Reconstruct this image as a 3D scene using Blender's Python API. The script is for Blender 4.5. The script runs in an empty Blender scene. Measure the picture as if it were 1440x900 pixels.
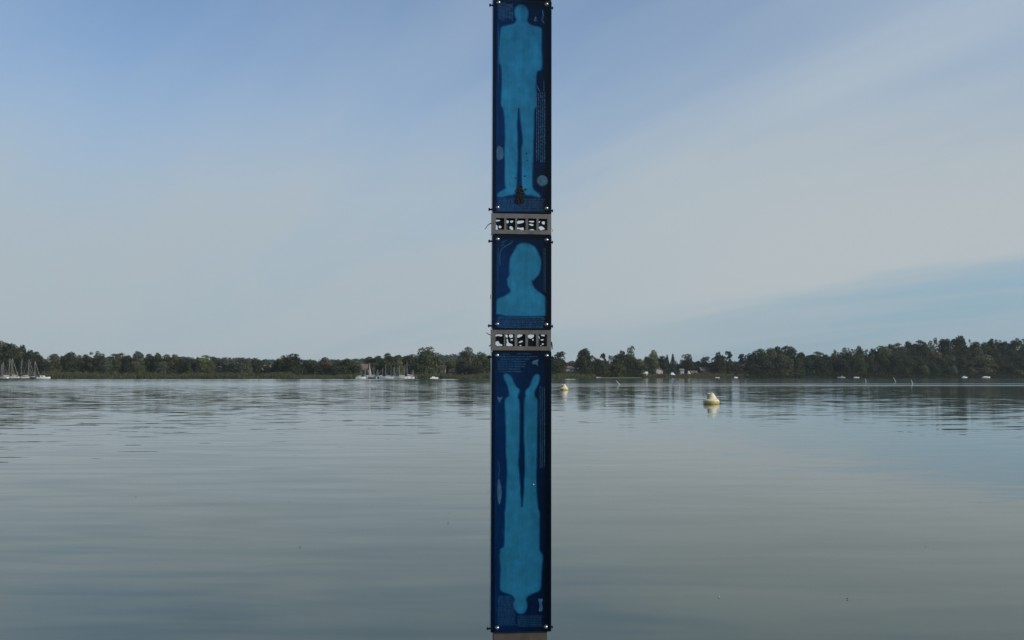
import bpy, math, random
import numpy as np
from mathutils import Vector, Matrix
from mathutils.geometry import delaunay_2d_cdt

S = bpy.context.scene
C = S.collection
R = math.radians
rnd = random.Random(7)

# ------------------------------------------------------------------ camera
CAM_H = 2.2
PITCH = math.atan(76.5 / 1400.0)
cam = bpy.data.cameras.new('camera')
cam.lens = 35.0
cam.sensor_width = 36.0
cam.clip_start = 0.1
cam.clip_end = 20000
camo = bpy.data.objects.new('camera', cam)
C.objects.link(camo)
camo.location = (0, 0, CAM_H)
camo.rotation_euler = (math.pi / 2 + PITCH, 0, 0)
S.camera = camo
S.view_settings.view_transform = 'Standard'
S.view_settings.look = 'None'
S.view_settings.exposure = 0
S.view_settings.gamma = 1

SUN_AZ, SUN_EL = 116.0, 29.0          # clockwise from the view direction (+Y)

# ------------------------------------------------------------------ node helpers
class NT:
    def __init__(s, tree):
        s.t = tree; s.n = tree.nodes; s.l = tree.links
    def node(s, typ, **kw):
        n = s.n.new(typ)
        for k, v in kw.items(): setattr(n, k, v)
        return n
    def put(s, sock, v):
        if isinstance(v, bpy.types.NodeSocket): s.l.new(v, sock)
        else: sock.default_value = v
    def m(s, op, a, b=None, c=None, clamp=False):
        n = s.node('ShaderNodeMath', operation=op); n.use_clamp = clamp
        s.put(n.inputs[0], a)
        if b is not None: s.put(n.inputs[1], b)
        if c is not None: s.put(n.inputs[2], c)
        return n.outputs[0]
    def mix(s, f, a, b, typ='MIX'):
        n = s.node('ShaderNodeMix', data_type='RGBA', blend_type=typ)
        s.put(n.inputs[0], f)
        s.put(n.inputs[6], a if isinstance(a, bpy.types.NodeSocket) else (*a[:3], 1))
        s.put(n.inputs[7], b if isinstance(b, bpy.types.NodeSocket) else (*b[:3], 1))
        return n.outputs[2]
    def smooth(s, v, lo, hi, a=0.0, b=1.0):
        n = s.node('ShaderNodeMapRange', interpolation_type='SMOOTHSTEP')
        s.put(n.inputs[0], v); n.inputs[1].default_value = lo; n.inputs[2].default_value = hi
        n.inputs[3].default_value = a; n.inputs[4].default_value = b
        return n.outputs[0]
    def xyz(s, x, y, z):
        n = s.node('ShaderNodeCombineXYZ')
        s.put(n.inputs[0], x); s.put(n.inputs[1], y); s.put(n.inputs[2], z)
        return n.outputs[0]
    def sep(s, v):
        n = s.node('ShaderNodeSeparateXYZ'); s.put(n.inputs[0], v); return n.outputs
    def noise(s, vec, scale=1.0, detail=3.0, rough=0.5, out=0, dist=0.0):
        n = s.node('ShaderNodeTexNoise')
        s.put(n.inputs['Vector'], vec); n.inputs['Scale'].default_value = scale
        n.inputs['Detail'].default_value = detail; n.inputs['Roughness'].default_value = rough
        n.inputs['Distortion'].default_value = dist
        return n.outputs[out]

# ------------------------------------------------------------------ world
W = bpy.data.worlds.new("World"); S.world = W; W.use_nodes = True
w = NT(W.node_tree)
bg = w.n['Background']
sky = w.node('ShaderNodeTexSky', sky_type='NISHITA')
sky.sun_disc = False
sky.sun_elevation = R(SUN_EL); sky.sun_rotation = R(SUN_AZ)
sky.air_density = 1.0; sky.dust_density = 0.6; sky.ozone_density = 1.6
STR = 0.13
tc = w.node('ShaderNodeTexCoord').outputs['Generated']
dx, dy, dz = w.sep(tc)
den = w.m('ADD', w.m('ABSOLUTE', dz), 0.10)
u0 = w.m('DIVIDE', dx, den); v0 = w.m('DIVIDE', dy, den)
ca, sa = math.cos(R(27)), math.sin(R(27))        # the cirrus bands run towards the left end of the lake
u = w.m('ADD', w.m('MULTIPLY', u0, ca), w.m('MULTIPLY', v0, sa)); v = w.m('SUBTRACT', w.m('MULTIPLY', v0, ca), w.m('MULTIPLY', u0, sa))
st1 = w.noise(w.xyz(w.m('MULTIPLY', u, 1.15), w.m('MULTIPLY', v, 0.22), 3.1), 1.0, 4, .5, 0, .35)
st2 = w.noise(w.xyz(w.m('ADD', w.m('MULTIPLY', u, 3.3), w.m('MULTIPLY', v, 0.35)), w.m('MULTIPLY', v, 0.8), 8.4), 1.0, 5, .6, 0, .5)
broad = w.noise(w.xyz(w.m('MULTIPLY', dx, 1.6), w.m('MULTIPLY', dy, .8), w.m('MULTIPLY', dz, 3.0)), 1.3, 2, .5)
elev = w.m('ABSOLUTE', dz)
base = w.smooth(elev, 0.12, 0.38, 0.95, 0.40)
side = w.m('MULTIPLY', w.smooth(dx, -0.35, 0.5, -0.16, 0.34), w.smooth(elev, 0.1, 0.3))
mk = w.m('ADD', base, side)
mk = w.m('ADD', mk, w.m('MULTIPLY', w.m('SUBTRACT', st1, .5), w.smooth(dx, -.4, .2, .9, 1.7)))
mk = w.m('ADD', mk, w.m('MULTIPLY', w.m('SUBTRACT', st2, .5), 0.30))
mk = w.m('ADD', mk, w.m('MULTIPLY', w.m('SUBTRACT', broad, .5), 0.5), clamp=True)
# clear strip under the cloud bank, wider towards the right
warp = w.m('MULTIPLY', w.m('SUBTRACT', st2, .5), 0.035)
edge = w.m('ADD', w.m('ADD', w.m('MULTIPLY', dx, 0.165), 0.026), warp)
strip = w.smooth(w.m('SUBTRACT', elev, edge), -0.014, 0.014, 1.0, 0.0)
strip = w.m('MULTIPLY', strip, w.smooth(dx, -0.05, 0.35, 0.0, 1.0))
streak = w.smooth(w.noise(w.xyz(w.m('MULTIPLY', dx, 2.0), 0.0, w.m('MULTIPLY', w.m('SUBTRACT', dz, w.m('MULTIPLY', dx, .07)), 60.0)), 1.0, 2, .5), .5, .7, 0, .5)
strip = w.m('MULTIPLY', strip, w.m('SUBTRACT', 1.0, streak))
mk = w.m('SUBTRACT', mk, w.m('MULTIPLY', strip, 0.6), clamp=True)
mk = w.m('MULTIPLY', mk, 0.97)
k_ = 1.0 / STR
blue = w.mix(1.0, sky.outputs[0], (.66, .82, .98), 'MULTIPLY')
# clear air: horizon glow of the model is whitish, hold it to a hazy blue
hz = w.smooth(elev, 0.0, 0.28, 1.0, 0.0)
blue = w.mix(w.m('MULTIPLY', hz, .8), blue, (0.22 * k_, 0.355 * k_, 0.47 * k_))
warm = w.smooth(elev, 0.02, 0.36, 0.0, 1.0)
cloud = w.mix(warm, (0.408 * k_, 0.474 * k_, 0.510 * k_), (0.41 * k_, 0.50 * k_, 0.60 * k_))
bank = w.m('MULTIPLY', w.smooth(dx, -.15, .35), w.m('MULTIPLY', w.smooth(w.m('SUBTRACT', elev, edge), -.004, .02), w.smooth(elev, .12, .30, 1, 0)))
cloud = w.mix(bank, cloud, (0.465 * k_, 0.515 * k_, 0.54 * k_))
mk = w.m('MAXIMUM', mk, w.m('MULTIPLY', bank, .85))
col = w.mix(mk, blue, cloud)
w.l.new(col, bg.inputs[0]); bg.inputs[1].default_value = STR

sd = bpy.data.lights.new('sun', 'SUN'); sd.energy = 3.2; sd.angle = R(0.6); sd.color = (1.0, .94, .84)
so = bpy.data.objects.new('sun', sd); C.objects.link(so)
sv = Vector((math.sin(R(SUN_AZ)) * math.cos(R(SUN_EL)), math.cos(R(SUN_AZ)) * math.cos(R(SUN_EL)), math.sin(R(SUN_EL))))
so.rotation_euler = sv.to_track_quat('Z', 'Y').to_euler()
so.location = (30, 0, 40)

# ------------------------------------------------------------------ object helpers
def at(px, py, Y):
    """point of the photograph's ray (1440x900) on the vertical plane at distance Y"""
    ax = (px - 720.0) / 1400.0; ay = (450.0 - py) / 1400.0
    d = Vector((ax, math.cos(PITCH) - ay * math.sin(PITCH), math.sin(PITCH) + ay * math.cos(PITCH)))
    t = Y / d.y
    return Vector((d.x * t, Y, CAM_H + d.z * t))

def water_y(py):
    """distance at which image row py meets the water"""
    return CAM_H / math.tan(math.atan((py - 450) / 1400.0) - PITCH)

def link(o, parent=None):
    C.objects.link(o)
    if parent is not None: o.parent = parent
    return o

def tag(o, label=None, cat=None, group=None, kind=None):
    if label: o['label'] = label
    if cat: o['category'] = cat
    if group: o['group'] = group
    if kind: o['kind'] = kind
    return o

def empty(name, loc=(0, 0, 0), rz=0.0, label=None, cat=None, group=None, scale=1.0):
    o = bpy.data.objects.new(name, None); o.empty_display_size = .2
    C.objects.link(o); o.location = loc; o.rotation_euler = (0, 0, rz); o.scale = (scale,) * 3
    return tag(o, label, cat, group)

class MB:
    """collects shapes, then links them as one mesh object"""
    def __init__(s): s.v = []; s.f = []; s.mi = []
    def add(s, vs, fs, mi=0):
        b = len(s.v); s.v += [tuple(q) for q in vs]
        s.f += [tuple(i + b for i in f) for f in fs]; s.mi += [mi] * len(fs); return s
    def box(s, a, b, mi=0, rot=None, org=(0, 0, 0)):
        x0, y0, z0 = a; x1, y1, z1 = b
        vs = [(x0, y0, z0), (x1, y0, z0), (x1, y1, z0), (x0, y1, z0), (x0, y0, z1), (x1, y0, z1), (x1, y1, z1), (x0, y1, z1)]
        if rot is not None: vs = [rot @ Vector(q) + Vector(org) for q in vs]
        return s.add(vs, [(0, 3, 2, 1), (4, 5, 6, 7), (0, 1, 5, 4), (1, 2, 6, 5), (2, 3, 7, 6), (3, 0, 4, 7)], mi)
    def tube(s, pts, r, n=6, mi=0, cap=True):
        pts = [Vector(p) for p in pts]; rr = r if isinstance(r, (list, tuple)) else [r] * len(pts)
        vs = []; fs = []
        for i, p in enumerate(pts):
            d = (pts[min(i + 1, len(pts) - 1)] - pts[max(i - 1, 0)]).normalized()
            a = d.orthogonal().normalized() if abs(d.z) < .9 else d.cross(Vector((0, 1, 0))).normalized()
            b = d.cross(a)
            for k in range(n):
                t = 2 * math.pi * k / n; vs.append(p + (a * math.cos(t) + b * math.sin(t)) * rr[i])
        for i in range(len(pts) - 1):
            for k in range(n):
                fs.append((i * n + k, i * n + (k + 1) % n, (i + 1) * n + (k + 1) % n, (i + 1) * n + k))
        if cap: fs.append(tuple(range(n - 1, -1, -1))); fs.append(tuple((len(pts) - 1) * n + k for k in range(n)))
        return s.add(vs, fs, mi)
    def lathe(s, prof, n=24, org=(0, 0, 0), mi=0, axis='Z'):
        vs = []; fs = []
        for r, z in prof:
            for k in range(n):
                t = 2 * math.pi * k / n; q = (r * math.cos(t), r * math.sin(t), z)
                if axis == 'Y': q = (q[0], -q[2], q[1])
                if axis == 'X': q = (q[2], q[0], q[1])
                vs.append((q[0] + org[0], q[1] + org[1], q[2] + org[2]))
        for i in range(len(prof) - 1):
            for k in range(n):
                fs.append((i * n + k, i * n + (k + 1) % n, (i + 1) * n + (k + 1) % n, (i + 1) * n + k))
        fs.append(tuple(range(n - 1, -1, -1))); fs.append(tuple((len(prof) - 1) * n + k for k in range(n)))
        return s.add(vs, fs, mi)
    def mesh(s, name, mats, smooth=False):
        me = bpy.data.meshes.new(name); me.from_pydata(s.v, [], s.f)
        for m in (mats if isinstance(mats, (list, tuple)) else [mats]): me.materials.append(m)
        if max(s.mi, default=0): me.polygons.foreach_set('material_index', s.mi)
        if smooth:
            me.polygons.foreach_set('use_smooth', [True] * len(me.polygons))
            me.set_sharp_from_angle(angle=R(40))
        me.validate(); me.update()
        return me
    def build(s, name, mats, parent=None, smooth=False):
        return link(bpy.data.objects.new(name, s.mesh(name, mats, smooth)), parent)

def soup(name, V, F, mat, parent=None):
    """fast numpy mesh; F is (n, 3 or 4)"""
    me = bpy.data.meshes.new(name)
    k = F.shape[1]
    me.vertices.add(len(V)); me.vertices.foreach_set('co', V.astype(np.float32).ravel())
    me.loops.add(F.size); me.loops.foreach_set('vertex_index', F.astype(np.int32).ravel())
    me.polygons.add(len(F)); me.polygons.foreach_set('loop_start', np.arange(0, F.size, k, dtype=np.int32))
    me.update(calc_edges=True); me.materials.append(mat)
    return me

# ------------------------------------------------------------------ materials
def mat(name):
    m = bpy.data.materials.new(name); m.use_nodes = True
    return m, NT(m.node_tree), m.node_tree.nodes['Principled BSDF']

def simple(name, col, rough=.6, metal=0.0, var=.15, scale=8.0, spec=.5, dirt=None, coord='Object'):
    m, t, p = mat(name)
    tcn = t.node('ShaderNodeTexCoord').outputs[coord]
    n = t.noise(tcn, scale, 4, .6)
    lo = [c * (1 - var) for c in col]; hi = [min(1, c * (1 + var)) for c in col]
    c = t.mix(t.smooth(n, .3, .7), lo, hi)
    if dirt:
        n2 = t.noise(tcn, scale * .35, 5, .65)
        c = t.mix(t.smooth(n2, .52, .68, 0, .8), c, dirt)
    t.l.new(c, p.inputs['Base Color'])
    p.inputs['Roughness'].default_value = rough; p.inputs['Metallic'].default_value = metal
    p.inputs['Specular IOR Level'].default_value = spec
    return m

def foliage(name, c0, c1):
    m, t, p = mat(name)
    geo = t.node('ShaderNodeNewGeometry').outputs['Position']
    rn = t.node('ShaderNodeObjectInfo').outputs['Random']
    n = t.noise(geo, .55, 3, .6)
    n2 = t.noise(geo, .12, 2, .5)
    f = t.m('ADD', t.m('MULTIPLY', t.smooth(n, .42, .58), .55), t.m('MULTIPLY', t.smooth(n2, .4, .6), .25))
    f = t.m('ADD', f, t.m('MULTIPLY', rn, .35), clamp=True)
    c = t.mix(f, c0, c1)
    dif = t.node('ShaderNodeBsdfDiffuse'); tr = t.node('ShaderNodeBsdfTranslucent')
    t.l.new(c, dif.inputs[0]); t.l.new(c, tr.inputs[0])
    mx = t.node('ShaderNodeMixShader'); mx.inputs[0].default_value = .22
    t.l.new(dif.outputs[0], mx.inputs[1]); t.l.new(tr.outputs[0], mx.inputs[2])
    t.n.remove(p)
    t.l.new(mx.outputs[0], t.n['Material Output'].inputs[0])
    return m

FOL = {
    'dark': foliage('foliage_dark_green', (.020, .030, .017), (.060, .072, .036)),
    'green': foliage('foliage_mid_green', (.030, .044, .020), (.095, .112, .048)),
    'olive': foliage('foliage_olive', (.050, .058, .028), (.150, .150, .078)),
    'yellow': foliage('foliage_yellow_green', (0.101, 0.119, 0.043), (0.182, 0.196, 0.081)),
    'rust': foliage('foliage_brownish', (.060, .054, .036), (.165, .135, .092)),
    'grey': foliage('foliage_grey_green', (.052, .060, .044), (.140, .148, .112)),
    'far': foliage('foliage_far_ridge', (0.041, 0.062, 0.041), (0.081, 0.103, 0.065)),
    'conifer': foliage('foliage_conifer', (.012, .020, .014), (.045, .056, .034)),
}
M = {
    'bark': simple('tree_bark', (.10, .085, .065), .9, scale=2),
    'hull': simple('boat_hull_white', (.74, .75, .74), .35, scale=1.2, var=.06),
    'hull_dark': simple('boat_hull_navy', (.05, .06, .09), .35, scale=1.2),
    'hull_blue': simple('boat_cover_blue', (.30, .42, .55), .6, scale=1.2),
    'deck': simple('boat_deck', (.55, .52, .46), .6, scale=2),
    'glassdk': simple('dark_window_glass', (.03, .035, .04), .12, scale=2),
    'mast': simple('aluminium_mast', (.28, .285, .29), .4, .2, scale=3),
    'sailcover': simple('sail_cover_cloth', (.10, .16, .28), .8, scale=3),
    'sailwhite': simple('furled_sail_cloth', (.62, .60, .55), .8, scale=3),
    'render': simple('house_render_white', (.72, .70, .66), .85, scale=.8, var=.08),
    'renderg': simple('house_render_grey', (.36, .34, .31), .85, scale=.8, var=.12),
    'cream': simple('house_render_cream', (.50, .45, .36), .85, scale=.8, var=.1),
    'tile': simple('roof_tiles_brown', (.16, .11, .085), .85, scale=1.5, var=.25),
    'tilered': simple('roof_tiles_red', (.24, .12, .09), .85, scale=1.5, var=.25),
    'tilegrey': simple('roof_tiles_grey', (.17, .165, .16), .85, scale=1.5, var=.2),
    'wood': simple('weathered_wood', (.16, .125, .095), .85, scale=3, var=.25),
    'paintwood': simple('pale_painted_stake', (.62, .60, .55), .7, scale=3, var=.1),
    'canvas': simple('canvas_white', (.75, .75, .74), .8, scale=2, var=.05),
    'tent': simple('canvas_pale_blue', (.42, .55, .66), .8, scale=2, var=.08),
}

# ------------------------------------------------------------------ water
def make_water():
    m, t, p = mat('lake_water')
    pos = t.node('ShaderNodeNewGeometry').outputs['Position']
    x, y, z = t.sep(pos)
    # slow swell, ripples and fine chop as slopes; stretched along the shore
    wx = t.m('ADD', x, t.m('MULTIPLY', y, 0.12))
    s1 = t.noise(t.xyz(t.m('MULTIPLY', wx, .26), t.m('MULTIPLY', y, 1.15), 0), 1, 2, .5, 0, .8)
    s2 = t.noise(t.xyz(t.m('MULTIPLY', wx, .8), t.m('MULTIPLY', y, 2.4), 4.7), 1, 3, .55, 0, .3)
    s3 = t.noise(t.xyz(t.m('MULTIPLY', x, .20), t.m('MULTIPLY', y, .28), 9.1), 1, 4, .65, 0, .8)
    s4 = t.noise(t.xyz(t.m('MULTIPLY', x, .9), t.m('MULTIPLY', y, 1.6), 2.2), 1, 2, .5)
    # wind patches: roughness grows far out and to the left, streaks run along the shore
    patch = t.noise(t.xyz(t.m('MULTIPLY', x, .006), t.m('MULTIPLY', y, .022), 5.5), 1, 3, .55)
    patch = t.smooth(patch, .38, .62)
    far = t.smooth(y, 30, 110)
    left = t.smooth(t.m('DIVIDE', x, y), -.45, .12, 1.0, 0.0)
    amp_near = t.m('MULTIPLY', t.m('ADD', .026, t.m('MULTIPLY', patch, .024)), t.smooth(left, 0, 1, .6, 1.15))
    amp_far = t.m('ADD', t.m('ADD', .0055, t.m('MULTIPLY', left, .011)), t.m('MULTIPLY', t.m('MULTIPLY', patch, t.m('ADD', left, .30)), .026))
    wake = t.m('MULTIPLY', t.smooth(t.m('ABSOLUTE', t.m('SUBTRACT', y, 205)), 0, 90, 1, 0), t.smooth(t.m('ABSOLUTE', t.m('ADD', x, 12)), 0, 34, 1, 0))
    amp_far = t.m('ADD', amp_far, t.m('MULTIPLY', wake, .035))
    def c(q): return t.m('SUBTRACT', q, .5)
    sy = t.m('ADD', t.m('MULTIPLY', c(s1), t.m('MULTIPLY', amp_near, 2.2)), t.m('MULTIPLY', c(s2), t.m('MULTIPLY', amp_near, .9)))
    sy = t.m('ADD', sy, t.m('MULTIPLY', t.m('MULTIPLY', c(s3), t.m('MULTIPLY', amp_far, 3.2)), far))
    sy = t.m('ADD', sy, t.m('MULTIPLY', t.m('MULTIPLY', c(s2), t.m('MULTIPLY', amp_far, 1.6)), far))
    # breeze lines beyond the buoys: thin bright bands
    bl = t.noise(t.xyz(t.m('MULTIPLY', x, .004), t.m('MULTIPLY', y, .045), 1.3), 1, 3, .6)
    bl = t.m('MULTIPLY', t.smooth(bl, .55, .66), t.smooth(y, 120, 190))
    b1 = t.smooth(t.m('ABSOLUTE', t.m('SUBTRACT', y, t.m('ADD', 190, t.m('MULTIPLY', x, .05)))), 1.5, 7, 1, 0)
    b2 = t.smooth(t.m('ABSOLUTE', t.m('SUBTRACT', y, t.m('ADD', 226, t.m('MULTIPLY', x, .05)))), 2, 8, 1, 0)
    b3 = t.smooth(y, 395, 425)
    bb = t.m('MULTIPLY', t.m('ADD', b1, t.m('MULTIPLY', b2, .8)), t.smooth(x, -2, 14))
    b3 = t.m('MULTIPLY', b3, t.smooth(x, 10, 60, .9, .1))
    band = t.m('ADD', t.m('ADD', bb, t.m('MULTIPLY', bl, .22)), b3, clamp=True)
    sy = t.m('SUBTRACT', sy, t.m('MULTIPLY', band, .045))
    sy = t.m('SUBTRACT', sy, t.m('MULTIPLY', t.m('MULTIPLY', t.m('ADD', left, .06), t.smooth(y, 70, 260)), .030))
    sx = t.m('MULTIPLY', c(s4), t.m('MULTIPLY', amp_near, 1.2))
    nv = t.node('ShaderNodeVectorMath', operation='NORMALIZE')
    t.l.new(t.xyz(sx, sy, 1.0), nv.inputs[0])
    p.inputs['Base Color'].default_value = (.048, .068, .040, 1)
    p.inputs['IOR'].default_value = 1.333
    t.put(p.inputs['Roughness'], t.smooth(y, 15, 400, .03, .07))
    t.l.new(nv.outputs[0], p.inputs['Normal'])
    me = bpy.data.meshes.new('water')
    me.from_pydata([(-6000, -60, 0), (6000, -60, 0), (6000, 7000, 0), (-6000, 7000, 0)], [], [(0, 1, 2, 3)])
    me.materials.append(m)
    o = link(bpy.data.objects.new('water', me)); tag(o, 'calm grey blue lake water with long low ripples', kind='structure')
make_water()

# ------------------------------------------------------------------ land
def shore(x):
    return np.interp(x, [-2500, -400, -230, -190, -60, 0, 30, 60, 120, 360, 500, 2500],
                        [300, 470, 508, 512, 512, 520, 540, 560, 620, 655, 640, 350])
def hill(x, y):
    d = y - shore(x)
    h = np.where(d < 0, np.maximum(-2.5, d * .12), np.minimum(.5 + d * .012, 1.6))
    h = h + 15.5 * np.exp(-((x - 420) / 135.0) ** 2) * (1 / (1 + np.exp(-(d - 55) / 14.0)))
    h = h + 13 * np.exp(-((x - 700) / 200.0) ** 2) * (1 / (1 + np.exp(-(d - 60) / 16.0)))
    h = h + 19 * np.exp(-((x + 90) / 175.0) ** 2) * np.exp(-((y - 1500) / 330.0) ** 2)
    h = h + 7 * np.exp(-((x + 330) / 120.0) ** 2) * np.exp(-((y - 1100) / 250.0) ** 2)
    return h

def grid(name, xs, ys, fn, m, label, kind='structure'):
    X, Y = np.meshgrid(xs, ys); Z = fn(X, Y)
    V = np.stack([X.ravel(), Y.ravel(), Z.ravel()], 1)
    nx, ny = len(xs), len(ys)
    i = np.arange(ny - 1)[:, None] * nx + np.arange(nx - 1)[None]
    F = np.stack([i, i + 1, i + nx + 1, i + nx], -1).reshape(-1, 4)
    me = soup(name, V, F, m)
    me.polygons.foreach_set('use_smooth', [True] * len(F))
    o = link(bpy.data.objects.new(name, me)); tag(o, label, kind=kind); return o

def ground_mat(name, a, b, sc):
    m, t, p = mat(name)
    pos = t.node('ShaderNodeNewGeometry').outputs['Position']
    n = t.noise(pos, sc, 5, .6); n2 = t.noise(pos, sc * 7, 3, .6)
    c = t.mix(t.smooth(n, .35, .65), a, b)
    c = t.mix(t.m('MULTIPLY', n2, .4), c, (.05, .05, .03))
    t.l.new(c, p.inputs['Base Color']); p.inputs['Roughness'].default_value = .95
    bp = t.node('ShaderNodeBump'); bp.inputs['Strength'].default_value = .4; bp.inputs['Distance'].default_value = .1
    t.l.new(n2, bp.inputs['Height']); t.l.new(bp.outputs[0], p.inputs['Normal'])
    return m
GR = ground_mat('meadow_ground', (.075, .085, .038), (.13, .12, .07), .05)
xs = np.concatenate([np.linspace(-6000, -900, 18), np.linspace(-850, 1000, 190), np.linspace(1100, 6000, 18)])
ys = np.concatenate([np.linspace(250, 470, 12), np.linspace(480, 760, 100), np.linspace(770, 1900, 60), np.linspace(2000, 7000, 12)])
grid('far_shore_ground', xs, ys, hill, GR, 'low meadow and wooded rise on the far lake shore')

def bank(x, y):
    edge = 6.0 + .35 * np.sin(x * .9) + .25 * np.sin(x * 2.3 + 1)
    d = edge - y
    return np.where(d < 0, np.maximum(d * .35, -1.5), .55 * (1 - np.exp(-d / 1.6))) + .015 * np.sin(x * 7) * np.sin(y * 6)
GR2 = ground_mat('near_bank_ground', (.09, .085, .05), (.12, .11, .08), .8)
grid('near_bank', np.linspace(-60, 60, 161), np.concatenate([np.linspace(-60, -2, 20), np.linspace(-1.5, 10, 60)]), bank, GR2, 'low grassy bank at the near water edge')

def zg(x, y): return float(hill(np.array([float(x)]), np.array([float(y)]))[0])

# ------------------------------------------------------------------ tree prototypes (unit height = 1)
rs = np.random.RandomState(11)
def leaf_quads(P, N, size, rs):
    """small quads at P roughly facing N"""
    n = len(P)
    N = N + rs.normal(0, .55, (n, 3)); N /= np.linalg.norm(N, axis=1)[:, None] + 1e-9
    a = np.cross(N, rs.normal(0, 1, (n, 3))); a /= np.linalg.norm(a, axis=1)[:, None] + 1e-9
    b = np.cross(N, a)
    sz = size * rs.uniform(.6, 1.35, (n, 1)); asp = rs.uniform(.6, 1.0, (n, 1))
    a = a * sz; b = b * sz * asp
    V = np.stack([P - a - b * .4, P + a * .2 - b, P + a + b * .3, P - a * .1 + b], 1).reshape(-1, 3)
    return V, np.arange(4 * n).reshape(-1, 4)

def crown_points(kind, n, rs):
    """returns positions and outward normals in a box about 1 high, width as drawn"""
    lobes = []
    if kind == 'round':
        for i in range(15):
            a = rs.uniform(0, 6.28); r = rs.uniform(.02, .26); z = rs.uniform(.30, .82)
            r *= 1 - max(0, (z - .55)) * 1.3
            lobes.append((r * math.cos(a), r * math.sin(a), z, rs.uniform(.10, .19)))
        lobes += [(0, 0, .55, .27), (.02, 0, .80, .16)]
    elif kind == 'broad':
        for i in range(20):
            a = rs.uniform(0, 6.28); r = rs.uniform(.05, .46); z = rs.uniform(.22, .80) * (1 - .25 * (r / .46) ** 2)
            lobes.append((r * math.cos(a), r * math.sin(a), z, rs.uniform(.12, .20)))
        lobes += [(0, 0, .52, .32), (-.12, .05, .8, .17), (.16, .05, .76, .17)]
    elif kind == 'tall':
        for i in range(16):
            a = rs.uniform(0, 6.28); z = rs.uniform(.15, .90); r = rs.uniform(.02, .16) * (1.2 - z * .6)
            lobes.append((r * math.cos(a), r * math.sin(a), z, rs.uniform(.07, .13)))
        lobes += [(0, 0, .45, .18), (0, 0, .68, .14)]
    elif kind == 'airy':
        for i in range(17):
            a = rs.uniform(0, 6.28); r = rs.uniform(.08, .34); z = rs.uniform(.34, .93)
            lobes.append((r * math.cos(a), r * math.sin(a), z, rs.uniform(.055, .12)))
    elif kind == 'pine':
        for i in range(9):
            z = .36 + i * .068; a = rs.uniform(0, 6.28); r = rs.uniform(.03, .13)
            lobes.append((r * math.cos(a), r * math.sin(a), z, rs.uniform(.05, .10)))
        lobes += [(0, 0, .93, .06), (.02, 0, .84, .08)]
    elif kind == 'bush':
        for i in range(12):
            a = rs.uniform(0, 6.28); r = rs.uniform(.1, .50); z = rs.uniform(.15, .68) * (1 - .3 * r)
            lobes.append((r * math.cos(a), r * math.sin(a), z, rs.uniform(.18, .30)))
        lobes += [(0, 0, .5, .38)]
    if kind == 'spruce':
        z = rs.uniform(0.06, 1.0, n) ** 1.15; tier = .72 + .28 * (1 - (z * 11 % 1.0))
        rad = (.26 * (1.02 - z)) * tier * rs.uniform(.55, 1.05, n); a = rs.uniform(0, 6.28, n)
        P = np.stack([rad * np.cos(a), rad * np.sin(a), z - .1 * rad], 1)
        N = np.stack([np.cos(a), np.sin(a), np.full(n, .45)], 1)
        return P, N
    L = np.array(lobes); wgt = L[:, 3] ** 2; wgt /= wgt.sum()
    k = rs.choice(len(L), n, p=wgt)
    d = rs.normal(0, 1, (n, 3)); d /= np.linalg.norm(d, axis=1)[:, None]
    d[:, 2] = np.where(d[:, 2] < -.55, -d[:, 2], d[:, 2])
    r = L[k, 3] * rs.uniform(.72, 1.10, n) * np.where(kind == 'round', 1.0, 1.0)
    P = L[k, :3] + d * r[:, None]
    return P, d

CROWN = {}; TRUNK = {}
def make_proto(kind, var, n, size):
    r = np.random.RandomState(hash_seed(kind, var))
    P, N = crown_points(kind, n, r)
    if kind in ('round', 'broad', 'tall', 'airy'):
        m_ = n // 6; a_ = r.uniform(0, 6.28, m_); wd_ = {'round': .30, 'broad': .5, 'tall': .20, 'airy': .3}[kind]
        rr_ = wd_ * r.uniform(.35, 1.05, m_); zz_ = r.uniform(.02, .36, m_)
        P = np.concatenate([P, np.stack([rr_ * np.cos(a_), rr_ * np.sin(a_), zz_], 1)])
        N = np.concatenate([N, np.stack([np.cos(a_), np.sin(a_), np.full(m_, .3)], 1)])
    top = np.percentile(P[:, 2], 99.6)
    P[:, 2] /= top
    V, F = leaf_quads(P, N, size, r)
    V[:, 2] = np.maximum(V[:, 2], .01)
    CROWN[(kind, var)] = soup('crown_' + kind, V, F, FOL['dark'])
    mb = MB(); q = random.Random(hash_seed(kind, var))
    hh = .93 if kind in ('spruce', 'pine') else .62
    mb.tube([(0, 0, -.05), (.004, 0, .2), (-.006, .004, hh * .6), (0, 0, hh)], [.024, .018, .013, .004], 7)
    if kind != 'spruce':
        for i in range(6):
            a = q.uniform(0, 6.28); z0 = q.uniform(.2, .5); L = q.uniform(.14, .26) * (1.3 if kind == 'broad' else .9)
            mb.tube([(0, 0, z0), (math.cos(a) * L * .5, math.sin(a) * L * .5, z0 + .12), (math.cos(a) * L, math.sin(a) * L, z0 + .27)], [.011, .007, .003], 5)
    TRUNK[(kind, var)] = mb.mesh('trunk_' + kind, M['bark'])
def hash_seed(k, v): return sum(ord(ch) * (i + 3) for i, ch in enumerate(k)) * 7 + v * 131
for kd, n, sz, nv in (('round', 2600, .024, 3), ('broad', 3200, .028, 3), ('tall', 2200, .020, 2), ('airy', 1500, .019, 2),
                      ('pine', 1100, .020, 2), ('spruce', 1500, .020, 2), ('bush', 1100, .045, 2)):
    for v_ in range(nv): make_proto(kd, v_, n, sz)
NATW = {'round': .72, 'broad': 1.15, 'tall': .46, 'airy': .80, 'pine': .34, 'spruce': .40, 'bush': 1.35}
TWORD = {'round': 'round-crowned', 'broad': 'spreading', 'tall': 'narrow', 'airy': 'airy', 'pine': 'bare-stemmed pine', 'spruce': 'pointed conifer', 'bush': 'low'}
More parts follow.
